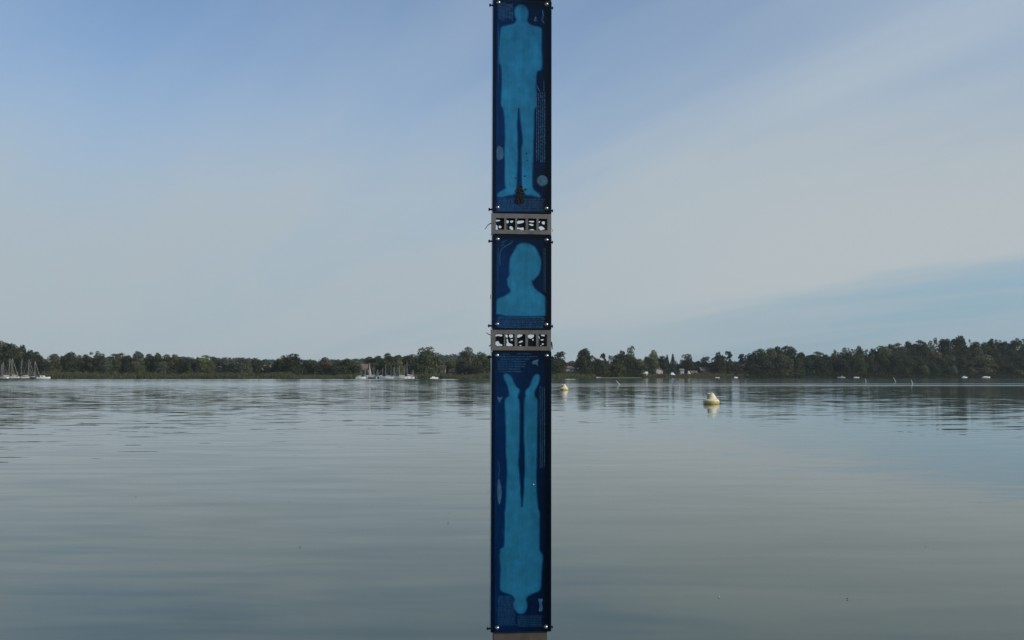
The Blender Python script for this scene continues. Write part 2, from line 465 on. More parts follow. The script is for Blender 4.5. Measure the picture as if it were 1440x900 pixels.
CWORD = {'dark': 'dark green', 'green': 'mid green', 'olive': 'olive green', 'yellow': 'pale yellow green', 'rust': 'brownish', 'grey': 'grey green', 'conifer': 'blackish green', 'far': 'far green'}
TN = {'round': 'leafy_tree', 'broad': 'leafy_tree', 'tall': 'leafy_tree', 'airy': 'leafy_tree', 'pine': 'pine_tree', 'spruce': 'conifer_tree', 'bush': 'shrub'}
cnt = [0]
def tree(px, top, wpx, kind, tint, back, label, group, base=None):
    """back = metres behind the water edge"""
    Y = 600.0
    for _ in range(6):
        X = (px - 720) / 1400.0 * Y; Y = float(shore(X)) + back
    X = (px - 720) / 1400.0 * Y
    zb = zg(X, Y); zt = at(px, top, Y).z
    H = zt - zb; Wd = wpx / 1400.0 * Y
    cnt[0] += 1; v_ = cnt[0] % sum(1 for k in CROWN if k[0] == kind)
    sxy = Wd / NATW[kind] * (1.28 if kind in ('round', 'broad', 'airy') else 1.1)
    o = empty(TN[kind], (X, Y, zb), rnd.uniform(0, 6.28), label, 'shrub' if kind == 'bush' else 'tree', group)
    o.scale = (sxy, sxy, H)
    c = link(bpy.data.objects.new('crown', CROWN[(kind, v_)]), o)
    c.material_slots[0].link = 'OBJECT'; c.material_slots[0].material = FOL[tint]
    if kind != 'bush': link(bpy.data.objects.new('trunk', TRUNK[(kind, v_)]), o)
    return o

SECT = [
 ('above the yachts at the left edge', [
  (-6,483,26,'broad','dark',14),(5,481,26,'broad','green',22),(17,484,24,'round','dark',16),(31,486,16,'round','conifer',30),(27,493,20,'round','olive',24),
  (42,493,18,'round','dark',12),(52,495,16,'round','dark',18)]),
 ('right of the left yachts behind the reeds', [
  (64,505,15,'round','dark',10),(76,498,19,'round','olive',14),(90,501,16,'round','dark',16),(100,496,26,'broad','dark',18),(111,500,15,'round','olive',22),(121,499,16,'round','dark',26),
  (134,494,22,'airy','green',20),(137,500,24,'round','dark',22),(149,504,18,'round','grey',10),(160,498,20,'round','green',20),(172,497,18,'round','olive',26),(180,500,14,'round','dark',22),
  (194,495,22,'round','grey',22),(190,508,20,'round','olive',8),(210,498,16,'round','dark',26),(222,497,15,'round','green',24),(235,499,18,'round','dark',22),(228,508,18,'round','grey',8),(247,499,18,'round','olive',24),
  (261,502,26,'broad','dark',12),(273,503,10,'tall','grey',16)]),
 ('just left of the half hidden grey house', [
  (288,500,20,'round','yellow',14),(301,502,14,'round','green',18),(298,509,14,'round','olive',6),(315,503,19,'round','grey',16),(328,507,14,'round','olive',12),(337,504,24,'round','grey',10),(349,508,12,'round','olive',16),(357,507,13,'round','dark',30)]),
 ('among scattered houses left of the marina', [
  (365,506,14,'round','dark',34),(376,514,16,'round','dark',14),(387,511,14,'round','olive',16),(398,499,20,'airy','green',14),(401,504,22,'round','green',12),(413,498,28,'broad','dark',12),(431,508,18,'round','dark',34),
  (441,508,18,'round','green',26),(448,513,14,'round','dark',14),(458,503,20,'round','rust',18),(466,514,16,'round','dark',10),(476,507,20,'round','green',24),(490,505,30,'broad','green',12),(503,512,12,'round','green',8)]),
 ('above the masts of the middle marina', [
  (519,502,18,'round','green',60),(531,501,20,'round','dark',56),(530,509,24,'round','green',24),(546,497,16,'round','dark',40),(543,506,22,'round','green',22),(560,500,22,'round','green',44),(561,508,16,'round','yellow',14),(577,499,28,'broad','dark',18)]),
 ('between marina masts and blue column', [
  (593,512,14,'round','dark',16),(600,489,36,'broad','green',20),(617,508,16,'round','dark',34),(630,509,16,'round','green',40),(640,507,18,'round','yellow',34),(657,489,26,'broad','grey',18),(652,508,20,'round','dark',12),(676,496,28,'broad','green',22),(690,500,20,'round','dark',24),(668,512,22,'round','dark',10),
  (706,500,22,'round','dark',24),(722,503,22,'round','green',24),(740,502,22,'round','dark',24),(758,504,20,'round','green',20)]),
 ('just right of the blue column', [
  (779,503,16,'round','dark',14),(788,495,19,'tall','dark',18),(787,504,22,'round','green',14),(803,508,20,'round','rust',60),(813,510,14,'round','dark',56),(822,491,25,'round','dark',16),(818,500,22,'broad','dark',12),(840,505,20,'round','dark',14),
  (849,497,10,'pine','conifer',30),(850,507,20,'round','olive',14),(861,500,14,'airy','rust',24),(863,510,18,'round','dark',14),(874,494,22,'broad','dark',16),(887,487,16,'tall','green',22),(870,512,20,'round','green',8),(886,502,22,'broad','dark',14),(898,505,20,'round','olive',10),(903,512,10,'round','green',8)]),
 ('around the gabled house', [
  (911,502,18,'round','dark',34),(919,493,15,'round','yellow',44),(931,501,18,'round','dark',40),(938,499,14,'spruce','conifer',38),(946,498,14,'spruce','dark',42),(953,507,14,'airy','yellow',60),
  (966,498,22,'airy','dark',44),(969,506,26,'broad','dark',40),(981,508,14,'round','dark',44),(992,502,16,'tall','dark',40),(1001,510,16,'round','dark',30)]),
 ('in the broken row right of the houses', [
  (1011,496,20,'broad','dark',16),(1012,504,18,'round','green',12),(1026,494,9,'pine','conifer',16),(1025,507,14,'tall','dark',14),(1037,510,22,'round','rust',22),(1041,498,9,'pine','dark',26),(1050,501,10,'airy','dark',24),(1058,511,20,'round','dark',10)]),
 ('in the tall wood left of the hill', [
  (1056,494,20,'airy','dark',20),(1057,499,18,'round','dark',18),(1070,491,22,'round','green',18),(1083,490,22,'round','rust',20),(1094,488,20,'round','dark',22),(1107,487,18,'round','dark',24),(1101,499,26,'broad','olive',12),(1076,503,24,'broad','dark',12),
  (1113,488,18,'round','grey',22),(1127,496,18,'round','dark',16),(1120,504,20,'round','green',12),(1136,502,16,'round','dark',14),(1148,495,20,'round','dark',16),(1161,499,16,'round','dark',18),(1172,497,16,'round','rust',20),(1177,492,13,'airy','conifer',26),
  (1154,508,22,'round','dark',10),(1183,504,22,'broad','dark',12),(1191,489,20,'airy','olive',20),(1190,496,20,'round','dark',18),(1205,491,16,'airy','green',20),(1208,487,12,'round','conifer',34),(1208,500,20,'broad','green',12),(1220,490,18,'airy','olive',20),(1228,491,18,'round','dark',22),(1222,502,18,'round','dark',12),
  (1242,487,26,'tall','yellow',24),(1240,491,24,'broad','green',16)]),
 ('at the foot of the wooded hill', [
  (1258,500,22,'broad','dark',12),(1270,498,26,'broad','green',14),(1289,501,28,'broad','dark',14),(1300,513,14,'bush','olive',5),(1309,508,20,'round','dark',12),(1322,504,24,'round','dark',16),(1341,514,14,'bush','grey',5),(1335,500,26,'broad','green',20),(1352,504,26,'broad','dark',14),
  (1367,516,16,'bush','rust',5),(1383,500,34,'broad','olive',14),(1403,506,22,'round','dark',14),(1418,510,22,'round','dark',12),(1432,520,16,'bush','olive',5),(1436,502,28,'broad','dark',18),(1455,500,28,'broad','dark',18),(1317,516,10,'bush','green',5),(1274,516,10,'bush','green',5)]),
 ('on the crest of the wooded hill', [
  (1252,485,18,'round','dark',50),(1264,483,18,'round','rust',56),(1278,481,18,'round','dark',60),(1292,479,18,'round','dark',62),(1300,483,16,'round','green',50),(1312,476,18,'airy','olive',66),(1325,477,14,'round','conifer',70),(1333,477,14,'round','dark',66),(1349,473,22,'round','dark',68),(1362,476,12,'airy','dark',66),
  (1372,481,18,'round','dark',66),(1385,482,18,'round','green',66),(1394,477,12,'round','conifer',72),(1404,478,14,'airy','olive',70),(1413,481,18,'round','dark',66),(1426,479,18,'round','dark',66),(1438,476,18,'airy','rust',66),(1452,478,20,'round','dark',66),
  (1311,489,22,'broad','rust',30),(1300,492,22,'broad','dark',28),(1331,490,24,'broad','dark',34),(1352,489,26,'broad','dark',36),(1374,490,24,'broad','green',34),(1396,490,26,'broad','dark',34),(1420,491,26,'broad','dark',34),(1444,490,26,'broad','dark',34),(1283,490,22,'broad','dark',34),(1262,491,20,'broad','green',30)]),
]
ORD = ['first', 'second', 'third', 'fourth', 'fifth', 'sixth', 'seventh', 'eighth', 'ninth', 'tenth', 'eleventh', 'twelfth', 'thirteenth', 'fourteenth']
def build_trees():
    for where, lst in SECT:
        lst = sorted(lst)
        bykind = {}
        for e in lst: bykind.setdefault((e[3], e[4]), []).append(e)
        for key, es in bykind.items():
            for i, (px, top, wp, kd, tn, bk) in enumerate(es):
                noun = {'pine': '', 'spruce': '', 'bush': ' shrub'}.get(kd, ' tree')
                lb = CWORD[tn] + ' ' + TWORD[kd] + noun
                if len(es) > 1: lb = ORD[i] + ' ' + lb + ' from left'
                tree(px, top, wp, kd, tn, bk, lb + ' ' + where, 'trees ' + where)
build_trees()

# ------------------------------------------------------------------ woodland masses and reeds (stuff)
def wood_mass(name, label, spec, mt, n_leaf, size, seed):
    """spec rows: x, y, base z, height, width"""
    r = np.random.RandomState(seed); Vs = []; Fs = []; off = 0
    P0 = {}
    for (x, y, z, h, wd) in spec:
        k = ('round', 'broad', 'airy', 'spruce')[r.choice(4, p=[.5, .3, .12, .08])]
        P, N = crown_points(k, n_leaf, r); P[:, 2] /= P[:, 2].max()
        s = wd / NATW[k]
        P = P * np.array([s, s, h]) + np.array([x, y, z])
        V, F = leaf_quads(P, N, size, r)
        Vs.append(V); Fs.append(F + off); off += len(V)
    me = soup(name, np.concatenate(Vs), np.concatenate(Fs), mt)
    o = link(bpy.data.objects.new(name, me)); tag(o, label, 'wood', kind='stuff'); return o
def spec_rows(x0, x1, step, backs, h0, h1, wd, seed):
    r = np.random.RandomState(seed); out = []
    for b in backs:
        x = x0 + r.uniform(0, step)
        while x < x1:
            y = float(shore(x)) + b + r.uniform(-6, 6)
            out.append((x, y, zg(x, y), r.uniform(h0, h1), wd * r.uniform(.8, 1.25))); x += step * r.uniform(.7, 1.3)
    return out
wood_mass('shore_wood', 'dark undergrowth and trees behind the left shore row', spec_rows(-300, -135, 5, (24, 34), 5.5, 8.5, 7, 1), FOL['dark'], 260, .42, 21)
wood_mass('shore_wood', 'dark low wood behind the houses and middle marina', spec_rows(-135, 25, 6, (55, 75), 5.5, 8.0, 8, 2), FOL['dark'], 240, .45, 22)
wood_mass('shore_wood', 'dark low wood behind the houses right of the column', spec_rows(22, 160, 6, (50, 68), 6, 9, 8, 3), FOL['dark'], 240, .48, 23)
wood_mass('hill_wood', 'dense dark wood behind the tall right hand trees', spec_rows(160, 480, 6.5, (20, 32), 10, 14, 10, 4), FOL['dark'], 300, .6, 24)
wood_mass('hill_wood', 'dense wood covering the hill at the right', spec_rows(225, 560, 7.5, (44, 62, 80), 11, 15, 11, 5), FOL['dark'], 300, .65, 25)
def ridge_spec():
    r = np.random.RandomState(6); out = []
    for b in range(1050, 1560, 42):
        x = -480 + r.uniform(0, 9)
        while x < 330:
            out.append((x, b + r.uniform(-15, 15), zg(x, b), r.uniform(8.5, 11.5), r.uniform(13, 19))); x += r.uniform(8, 13)
    return out
wood_mass('far_wood', 'hazy wooded ridge far behind the middle marina', ridge_spec(), FOL['far'], 90, 1.3, 26)

def under(label, x0, x1, n, b0, b1, h0, h1, mt, seed):
    r = np.random.RandomState(seed); rows = []
    for _ in range(n):
        x = r.uniform(x0, x1); y = float(shore(x)) + r.uniform(b0, b1); rows.append((x, y, zg(x, y) - .3, r.uniform(h0, h1), r.uniform(3, 6)))
    Vs = []; off = 0
    for (x, y, z, h, wd) in rows:
        P, N = crown_points('bush', 110, r); P[:, 2] /= P[:, 2].max()
        V, F = leaf_quads(P * np.array([wd / 1.3, wd / 1.3, h]) + np.array([x, y, z]), N, .22, r); Vs.append(V)
    V = np.concatenate(Vs)
    o = link(bpy.data.objects.new('undergrowth', soup('undergrowth', V, np.arange(len(V)).reshape(-1, 4), mt))); tag(o, label, 'undergrowth', kind='stuff')
under('mixed undergrowth behind the left reed belt', -262, -112, 170, 4, 14, 2.2, 4.2, FOL['olive'], 41)
under('dark undergrowth among the scattered houses left of the marina', -126, 16, 110, 9, 26, 1.6, 3.6, FOL['dark'], 42)
under('dark undergrowth right of the blue column', 16, 78, 90, 4, 16, 2.0, 4.2, FOL['dark'], 43)
under('brownish hedge on the bank below the gabled house', 80, 150, 90, 2, 9, 1.2, 2.8, FOL['rust'], 44)
under('brown waterside bushes below the wide house', 112, 150, 40, 6, 16, 2.6, 4.2, FOL['rust'], 48)
under('dark hedge between the houses right of the column', 76, 175, 80, 12, 30, 2.2, 4.5, FOL['dark'], 47)
under('dark undergrowth at the edge of the tall right wood', 140, 350, 230, 2, 14, 2.2, 5.0, FOL['dark'], 45)

def blades(name, label, x0, x1, n, h0, h1, b0, b1, mt, seed, wid=.09):
    r = np.random.RandomState(seed)
    x = r.uniform(x0, x1, n); b = r.uniform(b0, b1, n); y = shore(x) + b
    hm = .75 + .25 * np.sin(x * .23 + 1) * np.sin(x * .061) + r.uniform(-.12, .12, n)
    h = r.uniform(h0, h1, n) * hm
    a = r.uniform(-.8, .8, n); wd = wid * r.uniform(.6, 1.5, n)
    z0 = np.maximum(hill(x, y), -.6) - .05
    dx_, dy_ = np.cos(a) * wd, np.sin(a) * wd
    ln = r.normal(0, .12, (n, 2))
    V = np.stack([np.stack([x - dx_, y - dy_, z0], 1), np.stack([x + dx_, y + dy_, z0], 1),
                  np.stack([x + dx_ * .6 + ln[:, 0] * h, y + dy_ * .6 + ln[:, 1] * h, z0 + h], 1),
                  np.stack([x - dx_ * .6 + ln[:, 0] * h, y - dy_ * .6 + ln[:, 1] * h, z0 + h * .97], 1)], 1).reshape(-1, 3)
    me = soup(name, V, np.arange(4 * n).reshape(-1, 4), mt)
    o = link(bpy.data.objects.new(name, me)); tag(o, label, 'reeds', kind='stuff')
REED = foliage('reed_blades', (.060, .072, .032), (.12, .125, .062))
blades('reeds', 'olive reed belt along the left far shore', -238, -112, 26000, 2.0, 3.0, -5, 3, REED, 31, .13)
blades('reeds', 'low reeds below the scattered houses', -112, -76, 6000, 1.3, 2.2, -4, 3, REED, 32, .13)
blades('reeds', 'grassy reeds between the marina and the column', -52, 6, 11000, 1.6, 2.7, -4, 3, REED, 33, .13)
blades('reeds', 'dark reeds just right of the column', 6, 46, 7000, 1.6, 2.6, -4, 3, REED, 34, .13)
blades('reeds', 'low bank grass under the gabled house', 76, 145, 8000, .7, 1.5, -2, 3, REED, 35, .15)
blades('reeds', 'dark waterside growth under the right wood', 145, 345, 16000, .6, 1.8, -3, 4, foliage('dark_waterside_leaf', (.02, .028, .016), (.05, .06, .03)), 36, .25)

# ------------------------------------------------------------------ boats
def hull_mesh(L, B, D, mt, name='hull'):
    mb = MB(); n = 9; secs = []
    for i in range(n):
        t = i / (n - 1); x = (t - .45) * L
        wdt = B / 2 * (math.sin(min(1, (1 - t) * 1.6 + .02) * math.pi / 2) ** .8) * (.78 + .22 * min(1, t * 3))
        sh = D * (1 + .25 * t ** 2); kz = -.25 * D
        secs.append([(x, -wdt, sh), (x + .0, -wdt * .88, sh * .35), (x - .05 * L * t, -wdt * .5, kz), (x - .05 * L * t, wdt * .5, kz), (x, wdt * .88, sh * .35), (x, wdt, sh)])
    vs = [q for s_ in secs for q in s_]; fs = []
    for i in range(n - 1):
        for k in range(5): fs.append((i * 6 + k, i * 6 + k + 1, (i + 1) * 6 + k + 1, (i + 1) * 6 + k))
        fs.append((i * 6 + 5, i * 6, (i + 1) * 6, (i + 1) * 6 + 5))
    fs.append((0, 1, 2, 3, 4, 5)); fs.append(tuple((n - 1) * 6 + k for k in range(5, -1, -1)))
    mb.add(vs, fs); return mb.mesh(name, mt, True)
HULL = {k: hull_mesh(9.0, 2.9, 1.05, M[m_]) for k, m_ in (('white', 'hull'), ('navy', 'hull_dark'))}
def yacht(px, mast_top, L, hullc, cover, rz, label, group, off=-4, mastlean=0.0):
    Y = 512.0 + off; X = (px - 720) / 1400.0 * Y
    o = empty('sailing_yacht', (X, Y, 0), rz, label, 'sailboat', group)
    s = L / 9.0
    h = link(bpy.data.objects.new('hull', HULL[hullc]), o); h.scale = (s, s, s * 1.25)
    H = at(px, mast_top, Y).z
    cb = MB()
    cb.add([(-1.6 * s, -.8 * s, 1.02 * s), (1.7 * s, -.55 * s, 1.15 * s), (1.7 * s, .55 * s, 1.15 * s), (-1.6 * s, .8 * s, 1.02 * s),
            (-1.4 * s, -.65 * s, 1.62 * s), (1.0 * s, -.42 * s, 1.50 * s), (1.0 * s, .42 * s, 1.50 * s), (-1.4 * s, .65 * s, 1.62 * s)],
           [(4, 5, 6, 7), (0, 1, 5, 4), (1, 2, 6, 5), (2, 3, 7, 6), (3, 0, 4, 7)])
    cab = cb.build('cabin', M['hull'], o)
    wn = MB(); wn.box((-1.1 * s, -.80 * s, 1.26 * s), (.6 * s, .80 * s, 1.42 * s)); wn.build('cabin_window', M['glassdk'], cab)
    mm = MB(); mm.tube([(.6 * s, 0, 1.1 * s), (.6 * s, 0, H)], [.07, .05], 6)
    mm.box((.52 * s, -.7 * s, H * .62), (.66 * s, .7 * s, H * .62 + .07))
    mm.build('mast', M['mast'], o)
    b = MB(); b.tube([(.5 * s, 0, 2.1 * s), (-3.3 * s, 0, 2.05 * s)], [.07, .06], 6); b.build('boom', M['mast'], o)
    sc = MB(); sc.tube([(.35 * s, 0, 2.45 * s), (-1.2 * s, 0, 2.3 * s), (-3.1 * s, 0, 2.18 * s)], [.2, .18, .1], 7); sc.build('sail_cover', M[cover], o)
    st = MB()
    st.tube([(4.7 * s, 0, 1.25 * s), (.6 * s, 0, H * .97)], .03, 4); st.tube([(-3.9 * s, 0, 1.05 * s), (.6 * s, 0, H)], .025, 4)
    for q in (-1, 1): st.tube([(.4 * s, q * 1.3 * s, 1.05 * s), (.6 * s, q * .7 * s, H * .62), (.6 * s, 0, H)], .025, 4)
    st.build('rigging', M['mast'], o)
    rl = MB()
    for q in (-1, 1): rl.tube([(3.9 * s, q * .35 * s, 1.7 * s), (0, q * 1.35 * s, 1.6 * s), (-3.7 * s, q * 1.1 * s, 1.6 * s)], .025, 4)
    for xx, yy in ((3.9, .35), (2, .9), (0, 1.35), (-2, 1.3), (-3.7, 1.1)):
        for q in (-1, 1): rl.tube([(xx * s, q * yy * s, 1.0 * s), (xx * s, q * yy * s, 1.7 * s)], .02, 4)
    rl.build('guard_rail', M['mast'], o)
    return o
PI = math.pi
G1 = 'sailing yachts moored at the left edge'; G2 = 'sailing yachts in the middle marina'
left = [(2, 512, 8, 'white', 'sailcover', .2, 'short masted white yacht cut by the left edge of the photo'),
        (6, 509, 8, 'white', 'sailwhite', PI - .2, 'white yacht with a low mast, second mast from the left edge'),
        (13, 504, 9, 'white', 'sailwhite', .1, 'white yacht under the tall mast nearest the left edge'),
        (19, 504, 9.5, 'white', 'sailwhite', PI, 'white yacht at the right end of the leftmost hull cluster'),
        (32, 507, 8, 'white', 'sailcover', PI - .3, 'white yacht with dark sail cover left of the gap in the left moorings'),
        (40, 505, 9, 'white', 'sailwhite', .15, 'white yacht with tall mast standing alone before dark trees, fifth tall mast'),
        (51, 508, 7.5, 'navy', 'sailcover', PI, 'dark hulled yacht beside the small white cabin cruiser')]
for p_, t_, L_, hc, cv, rz, lb in left: yacht(p_, t_, L_ * .72, hc, cv, rz, lb, G1, -8 + (p_ % 3) * 1.5)
mid = [(507, 522, 6, 'white', 'sailwhite', .1, 'small white boat with stubby mast at the left end of the middle marina'),
       (515, 517, 7.5, 'white', 'sailwhite', PI - .1, 'white yacht left of the half raised cream sail'),
       (521, 510, 8, 'white', 'sailwhite', PI, 'white yacht with cream sail hoisted on its mast in the middle marina'),
       (525, 515, 6.5, 'navy', 'sailcover', .2, 'dark hulled yacht right beside the hoisted cream sail'),
       (531, 519, 6.5, 'white', 'sailcover', PI / 2.4, 'low masted white yacht in the dark gap of the marina'),
       (537, 518, 6.5, 'white', 'sailwhite', .2, 'white yacht with short mast left of the two central masts'),
       (544, 512, 8, 'white', 'sailcover', PI, 'white yacht with taller left one of the two central masts'),
       (549, 515, 7, 'white', 'sailwhite', .3, 'white yacht with lower right one of the two central masts'),
       (554, 516, 7, 'white', 'sailcover', PI / 2.2, 'white yacht moored left of the pale green willow'),
       (563, 514, 7.5, 'white', 'sailwhite', PI - .1, 'white yacht before the pale green willow'),
       (568, 513, 7.5, 'white', 'sailcover', .1, 'white yacht just right of the pale green willow'),
       (574, 510, 8.5, 'white', 'sailwhite', PI, 'white yacht with the thickest tall mast near the right marina end'),
       (581, 520, 5.5, 'white', 'sailcover', PI / 2.1, 'last small white boat at the right end of the middle marina')]
for i, (p_, t_, L_, hc, cv, rz, lb) in enumerate(mid): yacht(p_, t_, L_ * .86, hc, cv, rz, lb, G2, -9 + (i % 3) * 2.2)
# the cream sail hoisted on one yacht is part of it
for o in list(C.objects):
    if o.get('label', '').startswith('white yacht with cream sail'):
        sm = MB(); sm.add([(.45, -.03, 2.0), (-.7, -.03, 2.0), (.45, -.03, 7.6), (.45, .03, 2.0), (-.7, .03, 2.0), (.45, .03, 7.6)], [(0, 1, 2), (5, 4, 3), (0, 3, 4, 1), (1, 4, 5, 2), (2, 5, 3, 0)])
        sm.build('mainsail', simple('cream_sail', (.48, .42, .35), .8), o)

def motorboat(px, py, L, label, hullc='white', cabin=True, rz=0.0, cat='motorboat', Y=None):
    Y = Y or water_y(py); X = (px - 720) / 1400.0 * Y
    o = empty('motorboat', (X, Y, 0), rz, label, cat, 'small boats along the far shore')
    s = L / 9.0
    h = link(bpy.data.objects.new('hull', HULL[hullc]), o); h.scale = (s, s, s * 1.1)
    c_ = MB()
    if cabin:
        c_.add([(-1.8 * s, -.9 * s, 1.1 * s), (1.6 * s, -.7 * s, 1.15 * s), (1.6 * s, .7 * s, 1.15 * s), (-1.8 * s, .9 * s, 1.1 * s),
                (-1.6 * s, -.8 * s, 2.3 * s), (.6 * s, -.6 * s, 2.3 * s), (.6 * s, .6 * s, 2.3 * s), (-1.6 * s, .8 * s, 2.3 * s)],
               [(4, 5, 6, 7), (0, 1, 5, 4), (1, 2, 6, 5), (2, 3, 7, 6), (3, 0, 4, 7)])
        cb = c_.build('cabin', M['hull'], o)
        g = MB(); g.box((-1.3 * s, -.92 * s, 1.6 * s), (.5 * s, .92 * s, 2.0 * s)); g.build('cabin_window', M['glassdk'], cb)
        rf = MB(); rf.box((-2.2 * s, -.95 * s, 2.31 * s), (.9 * s, .95 * s, 2.42 * s)); rf.build('cabin_roof', M['hull'], cb)
    else:
        c_.add([(-2.6 * s, -1.1 * s, 1.1 * s), (2.2 * s, -.7 * s, 1.2 * s), (2.2 * s, .7 * s, 1.2 * s), (-2.6 * s, 1.1 * s, 1.1 * s),
                (-2.0 * s, 0, 1.75 * s), (1.8 * s, 0, 1.6 * s)], [(0, 1, 5, 4), (2, 3, 4, 5), (1, 2, 5), (3, 0, 4)])
        c_.build('tarpaulin', M['canvas'], o)
    e = MB(); e.box((-4.5 * s, -.2 * s, .3 * s), (-4.1 * s, .2 * s, 1.5 * s)); e.build('outboard_motor', M['hull_dark'], o)
    return o
motorboat(61.5, 532, 6.4, 'white cabin cruiser with roof at the right end of the left moorings', Y=500, rz=.2)
motorboat(610, 532, 4.6, 'small white boat lying alone right of the middle marina', Y=502, rz=.5)
motorboat(838, 530.5, 4.5, 'small pale boat against dark trees right of the small far buoy', cabin=False, Y=556)
motorboat(1034, 530, 3.4, 'small white boat drawn up between the bare pines', cabin=True, Y=606, rz=.6)
motorboat(1183, 529, 4.6, 'white cabin boat in front of the tall right wood', Y=622, rz=3.0)
motorboat(1203, 530, 3.6, 'open white boat right of the white cabin boat under the wood', cabin=False, Y=622)
motorboat(1355, 530, 4.4, 'pale blue covered boat at the foot of the wooded hill', cabin=True, Y=640, rz=.3)
motorboat(1385, 530.5, 5.2, 'long white boat moored under the wooded hill near right edge', cabin=False, Y=632)
motorboat(1008, 530, 2.8, 'tiny white dinghy left of the bare pines', cabin=False, Y=604)

# ------------------------------------------------------------------ jetties and moorings
def jetty(px0, px1, Y, label):
    x0 = (px0 - 720) / 1400 * Y; x1 = (px1 - 720) / 1400 * Y
    o = empty('jetty', ((x0 + x1) / 2, Y, 0), 0, label, 'jetty'); h = (x1 - x0) / 2
    b = MB(); b.box((-h, -.7, .55), (h, .7, .70)); b.build('deck', M['wood'], o)
    n = max(2, int(h * 2 / 4))
    for i in range(n + 1):
        q = MB(); q.tube([(-h + i * 2 * h / n, -.6, -1.5), (-h + i * 2 * h / n, -.6, 1.5)], .13, 6); q.build('post', M['wood'], o)
jetty(0, 55, 508.5, 'dark wooden jetty behind the yachts at the left edge')
jetty(505, 586, 509.5, 'dark wooden jetty behind the yachts of the middle marina')

# ------------------------------------------------------------------ houses
def house(px, Y, wpx, eave, ridge, base, wallm, roofm, label, gable=False, wins=3, depth=8, chim=True, rz=0.0):
    X = (px - 720) / 1400 * Y; wd = wpx / 1400 * Y
    z0 = zg(X, Y); ze = at(px, eave, Y).z; zr = at(px, ridge, Y).z
    o = empty('house', (X, Y, z0), rz, label, 'house', 'houses on the far shore')
    he = max(ze - z0, 2.2); hr = max(zr - z0, he + .8)
    h = wd / 2; d = depth / 2
    w_ = MB()
    if gable:   # gable faces the lake
        w_.add([(-h, -d, -1), (h, -d, -1), (h, d, -1), (-h, d, -1), (-h, -d, he), (h, -d, he), (h, d, he), (-h, d, he), (0, -d, hr), (0, d, hr)],
               [(0, 1, 5, 8, 4), (2, 3, 7, 9, 6), (1, 2, 6, 5), (3, 0, 4, 7)])
    else:
        w_.add([(-h, -d, -1), (h, -d, -1), (h, d, -1), (-h, d, -1), (-h, -d, he), (h, -d, he), (h, d, he), (-h, d, he), (-h, 0, hr), (h, 0, hr)],
               [(0, 1, 5, 4), (2, 3, 7, 6), (1, 2, 6, 9, 5), (3, 0, 4, 8, 7)])
    w_.build('wall', wallm, o)
    rf = MB(); ov = .4; th = .18
    if gable:
        sl = (hr - he) / h
        for s_ in (-1, 1):
            xe = s_ * (h + ov); zz = he - ov * sl
            rf.add([(0, -d - ov, hr + .02), (xe, -d - ov, zz + .02), (xe, d + ov, zz + .02), (0, d + ov, hr + .02),
                    (0, -d - ov, hr + th + .1), (xe, -d - ov, zz + th), (xe, d + ov, zz + th), (0, d + ov, hr + th + .1)],
                   [(0, 1, 2, 3), (4, 7, 6, 5), (0, 4, 5, 1), (1, 5, 6, 2), (2, 6, 7, 3)])
    else:
        sl = (hr - he) / d
        for s_ in (-1, 1):
            ye = s_ * (d + ov); zz = he - ov * sl
            rf.add([(-h - ov, 0, hr + .02), (h + ov, 0, hr + .02), (h + ov, ye, zz + .02), (-h - ov, ye, zz + .02),
                    (-h - ov, 0, hr + th + .1), (h + ov, 0, hr + th + .1), (h + ov, ye, zz + th), (-h - ov, ye, zz + th)],
                   [(0, 1, 2, 3), (4, 7, 6, 5), (0, 3, 7, 4), (1, 5, 6, 2), (3, 2, 6, 7)])
    r_ = rf.build('roof', roofm, o)
    if chim:
        c_ = MB(); c_.box((h * .35 - .3, .5, hr - 1.0), (h * .35 + .3, 1.1, hr + .8)); c_.box((h * .35 - .36, .44, hr + .8), (h * .35 + .36, 1.16, hr + .92)); c_.build('chimney', M['tilered'], r_)
    fw = simple_frame
    def window(x, z, ww, wh):
        g = MB(); f = .09
        g.box((x - ww / 2, -d - .05, z), (x - ww / 2 + f, -d + .02, z + wh)); g.box((x + ww / 2 - f, -d - .05, z), (x + ww / 2, -d + .02, z + wh))
        g.box((x - ww / 2 + f, -d - .048, z), (x + ww / 2 - f, -d + .02, z + f)); g.box((x - ww / 2 + f, -d - .048, z + wh - f), (x + ww / 2 - f, -d + .02, z + wh))
        wo = g.build('window', fw, o)
        pn = MB(); pn.box((x - ww / 2 + f, -d - .02, z + f), (x + ww / 2 - f, -d + .015, z + wh - f)); pn.build('pane', M['glassdk'], wo)
    for i in range(wins):
        window(-h + (i + .5) * 2 * h / wins, .9, min(1.5, 1.1 * h / wins), 1.25)
    if gable and hr > 4.5:
        window(-h * .25, he + .1, .9, 1.0); window(h * .25, he + .1, .9, 1.0)
    dr = MB(); dx0 = -h * .05; dr.box((dx0 - .01, -d - .03, 0), (dx0 + .85, -d + .02, .85 if wins else 2.0)); 
    return o
simple_frame = simple('window_frame_white', (.7, .7, .68), .6)
house(357, 546, 14, 517, 511, 0, M['render'], M['tilegrey'], 'grey roofed low house half hidden in trees behind the reeds', wins=3)
house(373, 540, 5, 518, 514, 0, M['render'], M['tile'], 'small white gable between the trees left of the big dark tree', gable=True, wins=1, depth=6, chim=False)
house(378, 548, 7, 520, 515, 0, M['cream'], M['tilered'], 'small cream house next to the white gable left of the big tree', wins=2, depth=6)
house(415, 530, 4.5, 523.5, 521, 0, M['render'], M['tilegrey'], 'white hut at the waterside below the big dark tree', gable=True, wins=1, depth=4, chim=False)
house(431, 590, 12, 513, 510.5, 0, M['render'], M['tilegrey'], 'long white house high behind the trees right of the big dark tree', wins=4)
